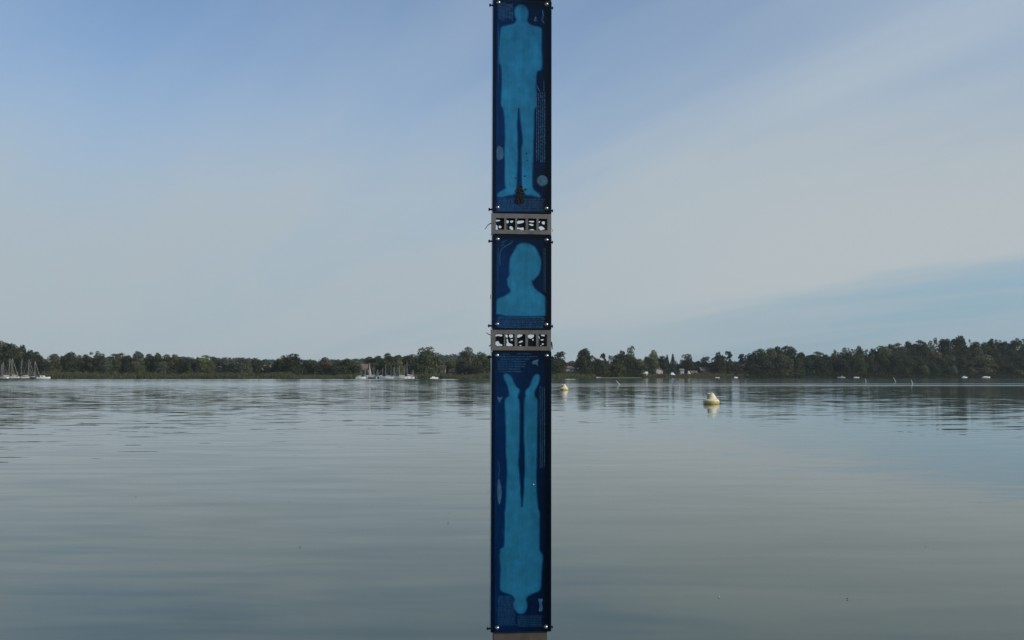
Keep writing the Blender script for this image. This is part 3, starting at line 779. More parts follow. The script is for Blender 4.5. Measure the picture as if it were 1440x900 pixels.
house(446, 528, 5, 523, 520.5, 0, M['render'], M['tilegrey'], 'bright white hut by the reeds before the brownish tree', wins=1, depth=4, chim=False)
house(470, 534, 7, 524, 519, 0, M['renderg'], M['canvas'], 'low hut with a bright slanted white roof left of the marina', wins=1, depth=5, chim=False)
house(480, 538, 12, 522, 519, 0, M['renderg'], M['tilegrey'], 'long grey boathouse behind the low reeds left of the marina', wins=4, depth=6, chim=False)
house(511, 545, 15, 521, 512.5, 0, M['wood'], M['tile'], 'large brown roofed hall at the left end of the marina', wins=4, depth=12, chim=False)
house(597, 534, 10, 523, 521, 0, M['renderg'], M['tilegrey'], 'flat grey clubhouse right of the marina masts', wins=4, depth=5, chim=False)
house(614, 548, 8, 519, 513, 0, M['render'], M['tilered'], 'red roofed gabled house between two big trees left of the column', gable=True, wins=2, depth=9)
house(623, 545, 7, 519, 514.5, 0, M['cream'], M['tilered'], 'cream house with red roof touching the gabled house', wins=2, depth=8)
house(607, 540, 9, 523, 520, 0, M['cream'], M['tile'], 'low cream bungalow in front of the red roofed houses', wins=3, depth=6, chim=False)
house(636, 542, 8, 523, 519.5, 0, M['wood'], M['tile'], 'brown timber house under the tree right of the red roofed pair', wins=2, depth=6)
house(804, 572, 6, 519, 517, 0, M['render'], M['tilegrey'], 'bright white cube house right of the blue column', wins=1, depth=6, chim=False)
house(814, 574, 4, 519, 517, 0, M['render'], M['tilegrey'], 'narrow white house left of the tall dark tree by the column', wins=1, depth=6, chim=False)
house(797, 580, 13, 518, 515.5, 0, M['renderg'], M['tile'], 'long low brown house behind the two white ones by the column', wins=4, depth=7)
house(782, 578, 9, 518, 515.5, 0, M['renderg'], M['tilegrey'], 'low grey house beside the blue column', wins=2, depth=7, chim=False)
house(926, 606, 9, 520.5, 516.5, 0, M['cream'], M['tile'], 'gabled pale house with dark windows above the brown bank', gable=True, wins=2, depth=8, chim=False)
house(907, 585, 5, 526.5, 524.5, 0, M['render'], M['canvas'], 'small white boathouse at the waterline left of the gabled house', wins=1, depth=4, chim=False)
house(990, 655, 12, 521, 517, 0, M['wood'], M['tile'], 'wide house with pale brown roof right of the spreading pine', wins=3, depth=9)
house(958, 640, 5, 521, 519, 0, M['cream'], M['tilegrey'], 'small cream house left of the grey canopy', wins=1, depth=6, chim=False)
house(1054, 640, 7, 523, 520.5, 0, M['cream'], M['tile'], 'small cream house among the trees right of the bare pines', wins=2, depth=6, chim=False)
house(975, 625, 8, 524.5, 522, 0, M['wood'], M['tile'], 'low brown shed before the wide house', wins=2, depth=5, chim=False)

def tent(px, Y, wpx, top, mt, label):
    X = (px - 720) / 1400 * Y; z0 = zg(X, Y); h = wpx / 1400 * Y / 2; H = max(1.6, at(px, top, Y).z - z0)
    o = empty('tent', (X, Y, z0), .3, label, 'tent')
    b = MB(); b.add([(-h, -1.5, H * .5), (h, -1.5, H * .5), (h, 1.5, H * .5), (-h, 1.5, H * .5), (-h * .6, 0, H), (h * .6, 0, H)],
                    [(0, 1, 5, 4), (2, 3, 4, 5), (1, 2, 5), (3, 0, 4), (3, 2, 1, 0)]); b.build('canopy', mt, o)
    for sx_ in (-1, 1):
        for sy_ in (-1, 1):
            q = MB(); q.tube([(sx_ * h * .95, sy_ * 1.4, -.2), (sx_ * h * .95, sy_ * 1.4, H * .52)], .05, 5); q.build('pole', M['mast'], o)
tent(945, 596, 6, 524, M['tent'], 'pale blue tent on the bank right of the gabled house')
tent(968, 610, 3.6, 521.5, M['renderg'], 'grey canopy between the gabled house and the wide house')

# leaning pale stakes in the shallows at the right
for i, (px, py, x2, y2, lb) in enumerate([(872, 541, 866, 535, 'pale leaning stake in the water right of the small buoy'),
        (1218, 537, 1217, 532, 'short upright stake in the water below the right wood'),
        (1260, 537, 1256, 530.5, 'leaning pale stake left of the two in the dark reflections at right'),
        (1284, 540, 1281, 534, 'leaning pale stake farthest right in the dark reflections'),
        (851, 543.5, 850.6, 541.5, 'tiny dark mooring stub left of the leaning stake'),
        (865, 543.5, 864.6, 541.5, 'tiny dark mooring stub just below the leaning stake')]):
    Y = water_y(py); a = at(px, py, Y); b = at(x2, y2, Y)
    o = empty('mooring_stake', (a.x, Y, 0), 0, lb, 'stake', 'stakes in the shallows')
    q = MB(); d = b - a; q.tube([-d * .6 - Vector((0, 0, .2)), Vector(d) * .5, Vector(d)], [.07, .07, .05], 7)
    q.build('post', M['paintwood'] if i < 4 else M['wood'], o)
    q = MB(); q.tube([Vector(d) * .82, Vector(d) * .90], [.09, .09], 7); q.build('collar', M['wood'], o)

# ------------------------------------------------------------------ mooring buoys
def make_buoy_mats():
    m, t, p = mat('buoy_cream_plastic')
    tcn = t.node('ShaderNodeTexCoord').outputs['Object']; x, y, z = t.sep(tcn)
    n = t.noise(tcn, 6, 4, .6)
    c = t.mix(t.smooth(n, .35, .7), (.70, .64, .44), (.56, .50, .32))
    # yellowed lower band, algae at the waterline
    c = t.mix(t.smooth(t.m('ADD', z, t.m('MULTIPLY', n, .08)), .25, .33, 1, 0), c, (.52, .42, .14))
    c = t.mix(t.smooth(t.m('ADD', z, t.m('MULTIPLY', n, .08)), .06, .13, 1, 0), c, (.045, .042, .018))
    t.l.new(c, p.inputs['Base Color']); p.inputs['Roughness'].default_value = .5
    return m
BM = make_buoy_mats()
def make_buoy(px, py, label):
    Y = water_y(py); X = (px - 720) / 1400 * Y
    o = empty('mooring_buoy', (X, Y, -.02), R(8), label, 'buoy', 'cream mooring buoys')
    b = MB(); b.lathe([(.50, -.25), (.565, -.12), (.585, .05), (.59, .18), (.585, .27), (.56, .31), (.50, .345)], 40); b.build('float', BM, o, True)
    b = MB(); b.lathe([(.505, .343), (.43, .37), (.37, .42), (.325, .49), (.265, .60), (.20, .70), (.13, .79), (.07, .84), (.02, .855)], 36, (.05, 0, 0)); b.build('cone', BM, o, True)
    b = MB(); b.lathe([(.594, .17), (.606, .185), (.606, .215), (.594, .23)], 40); b.build('rubbing_band', BM, o, True)
    b = MB(); b.tube([(-.27, -.08, .38), (-.27, -.08, .60), (-.24, -.08, .76)], .07, 8); hd = b.build('handle_post', simple('buoy_fitting', (.16, .13, .08), .7), o)
    b = MB(); b.lathe([(.02, .75), (.10, .765), (.115, .79), (.10, .82), (.02, .835)], 20, (-.24, -.08, 0)); b.build('cap', BM, hd, True)
    b = MB(); b.tube([(.05 + .05 * math.cos(a), 0, .89 + .05 * math.sin(a)) for a in [k * PI / 6 for k in range(13)]], .012, 6); b.build('mooring_ring', M['mast'], o, True)
make_buoy(999.5, 568.0, 'large cream mooring buoy floating nearest, right of the column')
make_buoy(793, 548.6, 'small distant cream mooring buoy beside the blue column')

q_ = random.Random(17)
LF = [simple('floating_leaf_' + n_, c_, .7, scale=30) for n_, c_ in (('brown', (.10, .06, .03)), ('pale', (.45, .42, .34)), ('dark', (.03, .03, .02)))]
for i, (px, py, k_, lb) in enumerate([(1007, 840, 1, 'pale floating leaf low on the water right of the column'), (425, 770, 0, 'brown floating leaf low on the water left of the column'),
        (195, 699, 2, 'dark floating leaf on the water far left'), (631, 736, 0, 'brown floating leaf close left of the column'), (520, 711, 1, 'pale floating leaf on calm water left of the column'),
        (1185, 843, 2, 'dark floating leaf low at the right of the water'), (1295, 769, 2, 'dark floating leaf far right on the water'), (410, 706, 2, 'dark floating leaf left among the ripples'), (632, 722, 2, 'small dark leaf just above the brown one by the column')]):
    Y = water_y(py); X = (px - 720) / 1400 * Y; sz = .0011 * Y * .75
    mb = MB(); vs = []
    for j in range(8):
        a = j * PI / 4; rr = sz * (1.0 if j % 4 == 0 else .55) * q_.uniform(.85, 1.1); vs.append((rr * math.cos(a) * 1.3, rr * math.sin(a), .006 + .004 * math.sin(a * 2)))
    mb.add(vs + [(0, 0, .012)], [(j, (j + 1) % 8, 8) for j in range(8)] + [tuple(range(7, -1, -1))])
    o = mb.build('floating_leaf', LF[k_]); o.location = (X, Y, .002); o.rotation_euler = (0, 0, q_.uniform(0, 3)); tag(o, lb, 'leaf', 'leaves floating on the lake')

# ------------------------------------------------------------------ the blue column
DC = 4.94; ZB = at(733, 888, DC).z; ZG = .45
x_bot = at(731.5, 888, DC).x; x_top = at(733.5, 2, DC).x; z_top = at(733, 2, DC).z
KX = (x_top - x_bot) / (z_top - ZB)
col_x0 = x_bot + KX * (ZG - ZB)
stele = empty('glass_stele', (col_x0, DC, ZG), R(5.0), 'tall slim column of blue glass panels with pale human silhouettes, steel grilles between', 'column')
stele.rotation_euler = (0, math.atan(KX), R(5.0))
def lc(px, py):
    p = at(px, py, DC)
    return (p.x - (col_x0 + KX * (p.z - ZG)), p.z - ZG)
U = 0.3 / 85     # one photo pixel at the column, metres
def crop(idx, pts):
    ox, oy, k = {1: (660, 0, 5.627), 2: (660, 140, 5.627), 3: (670, 280, 7.5), 4: (670, 390, 7.5), 5: (660, 480, 5.627), 6: (660, 620, 5.627), 7: (660, 750, 6.0)}[idx]
    return [(ox + x / k, oy + y / k) for x, y in pts]

def inside(pt, poly):
    x, y = pt; c_ = False; n = len(poly); j = n - 1
    for i in range(n):
        xi, yi = poly[i]; xj, yj = poly[j]
        if (yi > y) != (yj > y) and x < (xj - xi) * (y - yi) / (yj - yi) + xi: c_ = not c_
        j = i
    return c_
def plate(outer, holes, y0, y1):
    """flat plate in local XZ with holes, front at y0 (towards viewer), back at y1"""
    co = []; fc = []
    for poly in [outer] + holes:
        b = len(co); co += [Vector(q) for q in poly]; fc.append(list(range(b, len(co))))
    vs, es, fs, _, _, _ = delaunay_2d_cdt(co, [], fc, 0, 1e-6)
    keep = []
    for f in fs:
        cx = sum(vs[i].x for i in f) / len(f); cy = sum(vs[i].y for i in f) / len(f)
        if inside((cx, cy), outer) and not any(inside((cx, cy), h_) for h_ in holes): keep.append(tuple(f))
    n = len(vs); mb = MB()
    V = [(q.x, y0, q.y) for q in vs] + [(q.x, y1, q.y) for q in vs]
    ec = {}
    for f in keep:
        for a, b in zip(f, f[1:] + f[:1]):
            if (b, a) in ec: ec.pop((b, a))
            else: ec[(a, b)] = 1
    F = [f for f in keep] + [tuple(i + n for i in reversed(f)) for f in keep] + [(b, a, a + n, b + n) for a, b in ec]
    mb.add(V, F); return mb
def smooth_poly(p, it=1):
    for _ in range(it):
        q = []
        for i in range(len(p)):
            a = p[i]; b = p[(i + 1) % len(p)]
            q.append((a[0] * .78 + b[0] * .22, a[1] * .78 + b[1] * .22)); q.append((a[0] * .22 + b[0] * .78, a[1] * .22 + b[1] * .78))
        p = q
    return p

def glass_mat(name, dcol, tcol, gloss=.014, mixt=.88):
    m, t, p = mat(name)
    t.n.remove(p)
    tcn = t.node('ShaderNodeTexCoord').outputs['Object']
    n = t.noise(tcn, 5, 4, .6); n2 = t.noise(tcn, 60, 3, .7)
    f = t.m('ADD', t.m('MULTIPLY', t.smooth(n, .3, .7), .7), t.m('MULTIPLY', n2, .3))
    x, y, z = t.sep(tcn)
    # shade from the frame behind, painted into the deep glass: darker to the right
    shade_lr = t.smooth(x, -.13, .12, 1.18, .72)
    dc = t.mix(f, [q * .82 for q in dcol], [q * 1.15 for q in dcol])
    tcl = t.mix(f, [q * .85 for q in tcol], [q * 1.08 for q in tcol])
    vs_ = t.m('MULTIPLY', t.smooth(t.noise(t.xyz(t.m('MULTIPLY', x, 60), 0, t.m('MULTIPLY', z, 4)), 1, 4, .6), .35, .65, .95, 1.04), t.smooth(t.noise(tcn, 22, 5, .65), .33, .67, .91, 1.06))
    tcl = t.mix(1.0, tcl, t.xyz(vs_, vs_, vs_), 'MULTIPLY'); dc = t.mix(1.0, dc, t.xyz(vs_, vs_, vs_), 'MULTIPLY')
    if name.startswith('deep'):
        dc = t.mix(1.0, dc, t.xyz(shade_lr, shade_lr, shade_lr), 'MULTIPLY'); tcl = t.mix(1.0, tcl, t.xyz(shade_lr, shade_lr, shade_lr), 'MULTIPLY')
    d = t.node('ShaderNodeBsdfDiffuse'); tr = t.node('ShaderNodeBsdfTranslucent'); g = t.node('ShaderNodeBsdfGlossy'); rf = t.node('ShaderNodeBsdfRefraction')
    t.l.new(dc, d.inputs[0]); t.l.new(tcl, tr.inputs[0]); t.l.new(tcl, rf.inputs[0])
    rf.inputs['Roughness'].default_value = .45; rf.inputs['IOR'].default_value = 1.25
    g.inputs['Roughness'].default_value = .18; g.inputs[0].default_value = (.9, .95, 1, 1)
    a = t.node('ShaderNodeMixShader'); a.inputs[0].default_value = .45
    t.l.new(tr.outputs[0], a.inputs[1]); t.l.new(rf.outputs[0], a.inputs[2])
    b = t.node('ShaderNodeMixShader'); b.inputs[0].default_value = mixt
    t.l.new(d.outputs[0], b.inputs[1]); t.l.new(a.outputs[0], b.inputs[2])
    c_ = t.node('ShaderNodeMixShader'); c_.inputs[0].default_value = gloss
    t.l.new(b.outputs[0], c_.inputs[1]); t.l.new(g.outputs[0], c_.inputs[2])
    t.l.new(c_.outputs[0], t.n['Material Output'].inputs[0])
    return m
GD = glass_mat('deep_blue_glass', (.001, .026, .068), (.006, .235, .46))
GLT = glass_mat('pale_blue_glass', (.040, .165, .275), (.24, .75, .93))
GMID = glass_mat('mid_blue_glass', (.012, .09, .16), (.08, .46, .70))
INK = simple('pale_blue_print', (.03, .13, .26), .5, var=.25, scale=40)
INKD = simple('dim_blue_print', (.016, .075, .16), .5, var=.3, scale=40)
STEEL = simple('weathered_galvanised_steel', (.135, .13, .122), .55, .35, var=.18, scale=14, dirt=(.06, .055, .045))
RAIL = simple('dark_steel_rail', (.018, .021, .022), .5, .3, var=.3, scale=10)
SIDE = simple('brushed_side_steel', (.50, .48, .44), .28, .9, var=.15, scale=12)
CHROME = simple('bolt_steel', (.50, .48, .45), .25, .95, var=.1, scale=30)
BLACK = simple('blackened_cut_steel', (.012, .013, .014), .6, .2, var=.3, scale=30)
MOSS = simple('dark_moss', (.007, .007, .007), .95, var=.5, scale=90)
POSTM = simple('rusty_brown_post', (.075, .062, .052), .8, .2, var=.25, scale=14)

XL, XR = lc(691.7, 450)[0], lc(775.3, 450)[0]
def panel_rows(top, bot): return lc(733, top)[1], lc(733, bot)[1]
# vertical side plates and flanges behind the glass
zt = lc(733, -60)[1]; zb_ = lc(733, 889)[1]
def stele_part(mb, name, m_, lbl=None, sm=False, parent=None):
    o = mb.build(name, m_, parent or stele, sm)
    if lbl: o['label'] = lbl
    return o
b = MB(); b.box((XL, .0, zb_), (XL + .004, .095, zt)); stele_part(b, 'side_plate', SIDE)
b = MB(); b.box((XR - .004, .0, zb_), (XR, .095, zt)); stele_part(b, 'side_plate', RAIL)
b = MB(); b.box((XL + .0045, .001, zb_), (XL + 5.0 * U, .006, zt)); stele_part(b, 'front_flange', RAIL)
b = MB(); b.box((XR - 9.0 * U, .001, zb_), (XR - .0045, .006, zt)); stele_part(b, 'front_flange', RAIL)

fig1 = crop(1, [(412,35),(388,40),(366,58),(356,85),(354,115),(361,140),(372,158),(364,180),(340,195),(280,208),(254,215),(245,240),(240,300),(233,380),(230,500),(245,518),(252,560),(255,650),(251,760),(248,848)])
fig1 += crop(2, [(262,66),(272,110),(278,200),(282,320),(275,420),(280,480),(278,600),(280,690),(289,702),(260,722),(226,740),(213,775),(260,778),(310,762),(350,758),(366,740),(375,690),(378,600),(382,520),(384,420),(380,370),(382,300),(375,210),(382,120),(390,55),
                 (398,120),(408,200),(418,280),(422,345),(410,385),(410,460),(412,560),(415,660),(420,720),(440,755),(500,762),(550,775),(572,765),(542,738),(507,710),(498,680),(500,560),(505,450),(508,360),(512,250),(512,150),(515,70),(530,60)])
fig1 += crop(1, [(532,850-2),(530,760),(528,650),(530,600),(538,560),(568,556),(578,520),(576,450),(571,380),(572,300),(574,222),(556,210),(500,200),(470,185),(456,165),(462,140),(466,110),(462,80),(448,52),(430,38)])
fig2 = crop(3, [(500,462),(455,468),(425,490),(405,530),(380,575),(350,620),(345,680),(340,750),(345,800),(324,850)]) + \
       crop(4, [(322,10),(325,50),(330,90),(345,120),(360,140),(340,170),(290,200),(240,220),(212,235),(208,300),(208,411),(730,411),(738,380),(740,216),(700,180),(650,145),(610,105),(586,60),(590,20)]) + \
       crop(3, [(600,868),(620,835),(655,800),(675,750),(682,680),(678,620),(655,570),(630,520),(600,490),(555,468)])
fig3 = crop(5, [(290,252),(272,262),(266,280),(280,310),(300,350),(312,390),(315,435),(285,445),(276,480),(282,560),(285,660),(288,780),(286,880)]) + \
       crop(6, [(290,120),(298,240),(292,320),(290,420),(285,552),(276,565),(280,620),(278,700),(275,838),(241,850),(236,890)]) + \
       crop(7, [(257,132),(250,200),(262,300),(258,380),(256,470),(280,495),(340,510),(372,530),(386,560),(370,590),(375,630),(395,665),(430,682),(465,672),(485,640),(490,595),(477,560),(492,530),(540,505),(585,495),(605,460),(608,400),(612,300),(622,200),(610,160),(594,150)]) + \
       crop(6, [(556,842),(555,700),(559,560),(545,540),(535,430),(530,300),(535,150)]) + \
       crop(5, [(537,780),(538,650),(541,520),(540,455),(520,440),(515,400),(530,370),(550,330),(558,290),(555,265),(535,258),(510,272),(490,320),(475,360),(446,385),(440,410),(448,432),(435,452),(432,520),(432,640),(430,760),(438,860)]) + \
       crop(6, [(438,160),(437,240),(430,400),(415,555),(405,400),(395,240),(385,170),(390,120)]) + \
       crop(5, [(394,850),(398,700),(400,560),(395,465),(380,440),(398,392),(395,375),(370,360),(350,320),(335,285),(315,262)])

scrib = random.Random(5)
def ribbon(mb, pts, wpx, y0=-.0062, th=.0004):
    for a, b_ in zip(pts, pts[1:]):
        a = Vector(a); b2 = Vector(b_); d = b2 - a
        if d.length < 1e-6: continue
        nrm = Vector((-d.y, d.x)).normalized() * wpx * U * .5
        q = [a - nrm, a + nrm, b2 + nrm, b2 - nrm]
        mb.add([(p.x, y0 - th, p.y) for p in q] + [(p.x, y0, p.y) for p in q], [(0, 1, 2, 3), (0, 4, 5, 1), (1, 5, 6, 2), (2, 6, 7, 3), (3, 7, 4, 0)])
def scribble(mb, a, b_, h, wpx=.34, gap=1.6):
    """illegible handwriting from photo point a to b"""
    a = Vector(a); b2 = Vector(b_); L = (b2 - a).length; d = (b2 - a) / L; n = Vector((-d.y, d.x)); s = 0
    while s < L - 1:
        wl = scrib.uniform(1.8, 6.0); e = min(L, s + wl); pts = []; k = 0; q = s
        while q < e:
            amp = h * (.5 if k % 2 else -.5) * scrib.uniform(.35, 1.0) * (1.5 if scrib.random() < .18 else 1)
            p = a + d * q + n * amp; pts.append(lc(p.x, p.y)); q += scrib.uniform(.45, .8); k += 1
        if len(pts) > 1: ribbon(mb, pts, wpx)
        s = e + scrib.uniform(.7, gap)
def hlines(mb, x0, x1, y0, y1, step, h, taper=0.0, **kw):
    y = y0; i = 0
    while y <= y1:
        scribble(mb, (x0 + scrib.uniform(0, 2), y + scrib.uniform(-.3, .3)), (x1 - scrib.uniform(0, 4) - taper * i, y + scrib.uniform(-.3, .3)), h, **kw); y += step; i += 1
def vlines(mb, x0, x1, y0, y1, step, w_, **kw):
    x = x0
    while x <= x1:
        scribble(mb, (x, y0 + scrib.uniform(0, 3)), (x + scrib.uniform(-.3, .3), y1 - scrib.uniform(0, 5)), w_, **kw); x += step

def glass_panel(top, bot, fig, lbl, texts, marks):
    z1, z0 = lc(733, top)[1], lc(733, bot)[1]
    fl = smooth_poly([lc(*q) for q in fig])
    outer = [(XL - .001, z0), (XR + .001, z0), (XR + .001, z1), (XL - .001, z1)]
    def grow(P, d):
        n = len(P); A = sum(P[i][0] * P[(i + 1) % n][1] - P[(i + 1) % n][0] * P[i][1] for i in range(n)); sg = 1 if A > 0 else -1; out = []
        for i in range(n):
            a = Vector(P[i - 1]); b_ = Vector(P[(i + 1) % n]); t_ = (b_ - a).normalized()
            q = Vector(P[i]) + Vector((t_.y, -t_.x)) * d * sg
            out.append((min(max(q.x, XL + .004), XR - .004), q.y))
        return out
    fo = grow(fl, .95 * U); fi = grow(fl, -.65 * U)
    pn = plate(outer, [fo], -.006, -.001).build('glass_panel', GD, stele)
    plate(fo, [fi], -.0058, -.0011).build('soft_edge', GMID, pn)
    fl = fi
    pn['label'] = lbl
    sl = plate(fl, [], -.0056, -.0012).build('silhouette', GLT, pn)
    if texts:
        mb = MB(); texts(mb); mb.build('handwriting', INK, pn)['kind'] = 'stuff'
    for nm, fn, mm in marks:
        mb = MB(); fn(mb); mo = mb.build(nm, mm, pn)
        if nm == 'moss_patch': mo['kind'] = 'stuff'
    return pn
def disc(cx, cy, r):
    def f(mb):
        pts = [lc(cx + r * math.cos(a), cy + r * math.sin(a)) for a in [k * PI / 12 for k in range(24)]]
        q = plate(pts, [], -.0066, -.0061); mb.add(q.v, q.f)
        ribbon(mb, [lc(cx + r * 1.12 * math.cos(a), cy + r * 1.12 * math.sin(a)) for a in [k * PI / 12 for k in range(17)]], .3)
    return f
def poly(*pp):
    def f(mb):
        for p in pp:
            q = plate(smooth_poly([lc(*s_) for s_ in p]), [], -.0066, -.0061); mb.add(q.v, q.f)
    return f
def lines(*ll, w=.4):
    def f(mb):
        for l in ll: ribbon(mb, [lc(*q) for q in l], w)
    return f
def texts1(mb):
    vlines(mb, 701.5, 722, 4.5, 33, 2.1, 1.2)
    vlines(mb, 754.5, 767.5, 129, 229, 2.9, 1.6)
    hlines(mb, 699, 766, 280.5, 298.5, 2.3, 1.3)
    scribble(mb, (764.5, 113), (765, 128), 1.0); scribble(mb, (700.3, 36), (701, 118), .8)
def moss(mb):
    q = random.Random(3)
    for k in range(190):
        t_ = q.random() ** .8; cy = 262 + t_ * 25; wd = 7.5 if cy > 266 else 4
        cx = 731 + q.gauss(0, wd * .42); r_ = q.uniform(.6, 1.8) * U
        x, z = lc(cx, cy)
        mb.lathe([(r_ * .3, 0), (r_, r_ * .4), (r_ * .7, r_ * .9), (r_ * .1, r_ * 1.1)], 6, (x, -.0062, z), axis='Y')
    for cx, cy, rr in ((740.5, 216, 1.2), (742, 226, .9), (738, 248, 1.2), (725, 251, 1), (721, 262, .7), (744, 214, .6)):
        x, z = lc(cx, cy); r_ = rr * U
        mb.lathe([(r_ * .5, 0), (r_, r_ * .3), (r_ * .5, r_ * .7), (r_ * .1, r_ * .8)], 7, (x, -.0062, z), axis='Y')
p1 = glass_panel(1.5, 299.5, fig1, 'upper blue glass panel with a standing man in pale blue', texts1, [
    ('moon_emblem', disc(763, 253.5, 7.3), simple('moon_print', (.016, .08, .13), .5, var=.4, scale=70)),
    ('bird_emblem', lines([(751, 28), (754.5, 25)], [(751, 29), (755, 28.5)], [(752, 27), (753.5, 23)], [(763, 14), (764, 20), (763, 26)], [(761, 26), (763, 29), (765.5, 32)], [(754.3, 119), (756.5, 124), (759, 128)], w=.7), INK),
    ('dark_stain', poly(crop(2, [(215,380),(240,370),(268,400),(268,470),(240,485),(215,480)])), INKD),
    ('moss_patch', moss, MOSS)])
def texts2(mb):
    hlines(mb, 699, 768, 446.5, 461, 2.4, 1.4)
    vlines(mb, 765, 768.5, 346, 412, 2.0, 1.0, wpx=.22)
    scribble(mb, (700.5, 350), (700, 395), 1.2, wpx=.25); scribble(mb, (705, 342), (712, 338), 1.0)
    scribble(mb, (703, 347), (709, 344), 1.0)
p2 = glass_panel(331, 462.5, fig2, 'middle blue glass panel with a pale head in profile', texts2, [
    ('wave_emblem', lines([(720.5, 339.5), (717, 343.5), (711, 346.5), (706, 350), (703, 356), (702.5, 364), (703.3, 374)], [(707, 371), (707.6, 373)], w=.75), INKD)])
def texts3(mb):
    for i, (a, b_) in enumerate([(707, 716), (701, 756), (703, 745), (700, 741), (699.5, 740), (700, 738), (700, 731), (702, 734)]):
        scribble(mb, (a, 498 + i * 3.5), (b_, 498 + i * 3.5), 1.5)
    scribble(mb, (728, 497.5), (747, 497.5), 1.3)
    vlines(mb, 759.5, 768, 543, 660, 3.1, 1.5, wpx=.28)
    hlines(mb, 699, 727, 838, 879, 2.2, 1.2, wpx=.26)
    hlines(mb, 727, 764, 866, 882, 2.4, 1.2, wpx=.22)
p3 = glass_panel(495, 888, fig3, 'lower blue glass panel with an upside down man in pale blue', texts3, [
    ('bird_emblem', poly([(747.5, 508.5), (752, 506.5), (758, 505), (755.5, 510), (757, 516), (753, 511.5), (749, 513)]), INKD),
    ('tail_fin_emblem', poly([(698.5, 556), (702, 560), (708, 557), (704, 563), (701.8, 567), (699.5, 561)]), INKD),
    ('leaf_emblem', poly([(701, 671), (704.5, 682), (705.5, 696), (702, 712), (699, 697), (699, 682)]), INKD),
    ('stem_line', lines([(700, 648), (702, 658), (701, 670)], [(705, 744), (709, 751)], w=.5), INKD),
    ('figure_emblem', poly([(756, 842), (764, 842), (761.5, 848), (763.5, 855), (762, 860), (757, 860), (759, 852), (757.5, 846)]), INKD),
    ('white_spot', poly([(749.6, 680), (751, 680.5), (751.3, 682), (750, 682)]), simple('white_fleck', (.7, .68, .62), .5))])

# dome bolts on the glass and the stub bolts through the sides
for py, xl, xr in ((5.5, 701, 768.7), (292.7, 699.7, 768.6), (337.3, 699.8, 768.7), (456.3, 699, 768.5), (500.2, 699, 769), (882, 699, 767.6)):
    for px in (xl, xr):
        x, z = lc(px, py); r_ = 2.6 * U
        b = MB(); b.lathe([(r_ * 1.1, 0), (r_ * 1.1, .0018), (r_ * .95, .003), (r_ * .86, .0062), (r_ * .6, .0088), (r_ * .25, .010), (.0003, .0102)], 20, (x, -.0061, z), axis='Y')
        stele_part(b, 'dome_bolt', CHROME, sm=True)
    z = lc(733, py + 2)[1]
    for s_, X0 in ((-1, XL), (1, XR)):
        b = MB(); L_ = .019 if s_ < 0 else .012; r_ = 1.3 * U; yy = .012 if s_ < 0 else .02
        b.tube([(X0, yy, z), (X0 + s_ * L_, yy, z)], r_, 8); b.tube([(X0 + s_ * L_ * .6, yy, z), (X0 + s_ * L_ * .95, yy, z)], r_ * 1.7, 6)
        stele_part(b, 'side_bolt', RAIL)

# grilles
H1 = [[(203,218),(252,218),(250,230),(225,234),(205,236)],[(201,268),(222,278),(226,300),(228,326),(203,326)],[(236,280),(252,278),(268,290),(262,302),(245,308),(237,300)],[(318,222),(340,222),(345,240),(330,255),(318,245)],[(358,225),(392,222),(388,238),(370,248),(358,240)],
      [(352,285),(372,282),(390,300),(388,326),(372,322),(350,305)],[(430,225),(505,220),(505,240),(470,252),(432,258)],[(430,292),(470,300),(500,290),(503,326),(475,326),(460,312),(431,315)],[(548,225),(612,222),(612,238),(575,240)],[(552,255),(600,255),(608,268),(590,278),(565,268)],[(562,318),(590,308),(614,316),(612,326),(564,326)],
      [(660,228),(678,222),(672,240),(660,245)],[(690,235),(720,222),(728,240),(722,262),(700,255)],[(657,288),(690,275),(722,295),(726,312),(700,315),(688,325),(665,305)]]
H2 = [[(202,602),(275,602),(275,622),(245,622),(225,615),(202,628)],[(202,678),(235,672),(245,700),(275,708),(275,724),(204,724)],[(307,602),(328,604),(335,630),(320,640),(307,620)],[(345,602),(388,602),(388,635),(360,640),(345,625)],[(318,650),(332,648),(340,690),(355,695),(385,710),(384,724),(316,724),(318,700),(325,690)],[(360,655),(385,650),(388,665),(365,668)],
      [(432,602),(488,602),(490,612),(465,628),(435,640)],[(445,685),(475,665),(495,668),(488,682),(455,692)],[(458,715),(475,712),(478,724),(458,724)],[(545,602),(612,602),(610,625),(585,645),(548,640)],[(588,652),(605,645),(607,665),(598,668)],[(684,602),(735,602),(735,620),(705,618),(685,612)],[(660,612),(668,620),(672,650),(662,640)],[(680,652),(715,648),(715,660),(690,668)],[(690,700),(710,690),(718,705),(700,712)],[(681,712),(692,716),(690,724),(681,722)]]
H0 = [[(x, y) for x, y in h_] for h_ in H1]
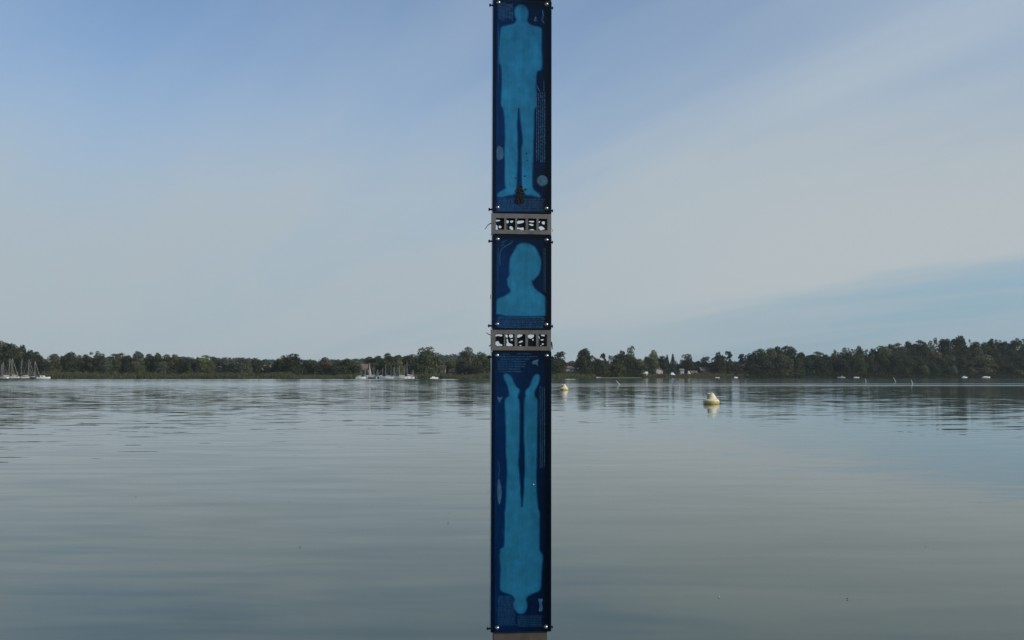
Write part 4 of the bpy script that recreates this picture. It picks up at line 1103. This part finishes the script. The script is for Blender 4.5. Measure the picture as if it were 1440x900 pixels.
def grille(cidx, x0, x1, y0, y1, oy0, oy1, xs_, holes, dy=0.0):
    def cv(pts): return [lc(x, y + dy) for x, y in crop(cidx, pts)]
    outer = cv([(x0, y1), (x1, y1), (x1, y0), (x0, y0)])
    ops = [cv([(a, oy1), (b_, oy1), (b_, oy0), (a, oy0)]) for a, b_ in xs_]
    g = plate(outer, ops, -.008, .010).build('grille_frame', STEEL, stele)
    c_ = cv([(xs_[0][0] - 6, oy1 + 5), (xs_[-1][1] + 6, oy1 + 5), (xs_[-1][1] + 6, oy0 - 5), (xs_[0][0] - 6, oy0 - 5)])
    plate(c_, [smooth_poly(cv(h_)) for h_ in holes], .0135, .0160).build('cutout_sheet', BLACK, g)
    for zz in (outer[0][1], outer[2][1]):
        s_ = 1 if zz == outer[0][1] else -1
        b = MB(); b.box((XL + .0045, .0175, zz - .011), (XR - .0045, .09, zz + .011)); b.box((XL + .009, .0065, min(zz - s_ * .0004, zz - s_ * .010)), (XR - .009, .0175, max(zz - s_ * .0004, zz - s_ * .010))); b.build('shelf_plate', RAIL, g)
    return g
g1 = grille(3, 158, 790, 157, 371, 205, 328, [(203,292),(314,408),(427,518),(543,632),(655,748)], H1)
g2 = grille(4, 150, 786, 556, 771, 600, 728, [(200,288),(303,402),(428,516),(540,628),(655,744)], H2)
g0 = grille(3, 158, 790, 157, 371, 205, 328, [(203,292),(314,408),(427,518),(543,632),(655,748)], H0, dy=-331.5)
def twig(pts, g, r_=.8):
    b = MB(); q = [lc(*p) for p in pts]; n = len(q)
    b.tube([(x, .012, z) for x, z in q], [r_ * U * (1 - .6 * i / (n - 1)) for i in range(n)], 6); b.build('bent_wire', BLACK, g)
twig([(693, 314), (689.5, 314.5), (686, 317), (683, 321.5), (681.8, 323)], g1)
twig([(773, 315), (775.5, 318), (777.3, 322), (778.4, 325)], g1, .6)
twig([(693, 329), (690.3, 331)], g1, .7)
twig([(692, 472), (688, 470.5), (685.5, 469), (683.8, 467.5)], g2, .7)
twig([(692, 484), (689.5, 486), (687.5, 487)], g2, 1.2)
twig([(774, 477), (776, 481), (777, 486), (777.3, 491)], g2, 1.6)
twig([(690.3, 415), (689.8, 421)], p2, .5)
# base post
z0 = -.35; x0 = lc(694.3, 890)[0]; x1 = lc(769.8, 890)[0]
b = MB(); b.box((x0, .003, z0), (x1, .085, lc(733, 889)[1])); stele_part(b, 'base_post', POSTM)
b = MB(); b.box((x0 - .05, -.05, -.02), (x1 + .05, .14, .012)); stele_part(b, 'foot_plate', POSTM)
b = MB(); b.box((XL, -.001, zt), (XR, .096, zt + .008)); stele_part(b, 'top_cap', STEEL)

# ------------------------------------------------------------------ haze
hm = bpy.data.materials.new('haze_air'); hm.use_nodes = True
ht = NT(hm.node_tree); ht.n.remove(ht.n['Principled BSDF'])
pv = ht.node('ShaderNodeVolumePrincipled'); pv.inputs['Color'].default_value = (.80, .88, .95, 1); pv.inputs['Density'].default_value = .00008; pv.inputs['Anisotropy'].default_value = .1
ht.l.new(pv.outputs[0], ht.n['Material Output'].inputs['Volume'])
b = MB(); b.box((-6100, -110, -3.6), (6100, 7100, 48)); ho = b.build('haze', hm); tag(ho, 'thin bluish haze over the lake', kind='stuff')
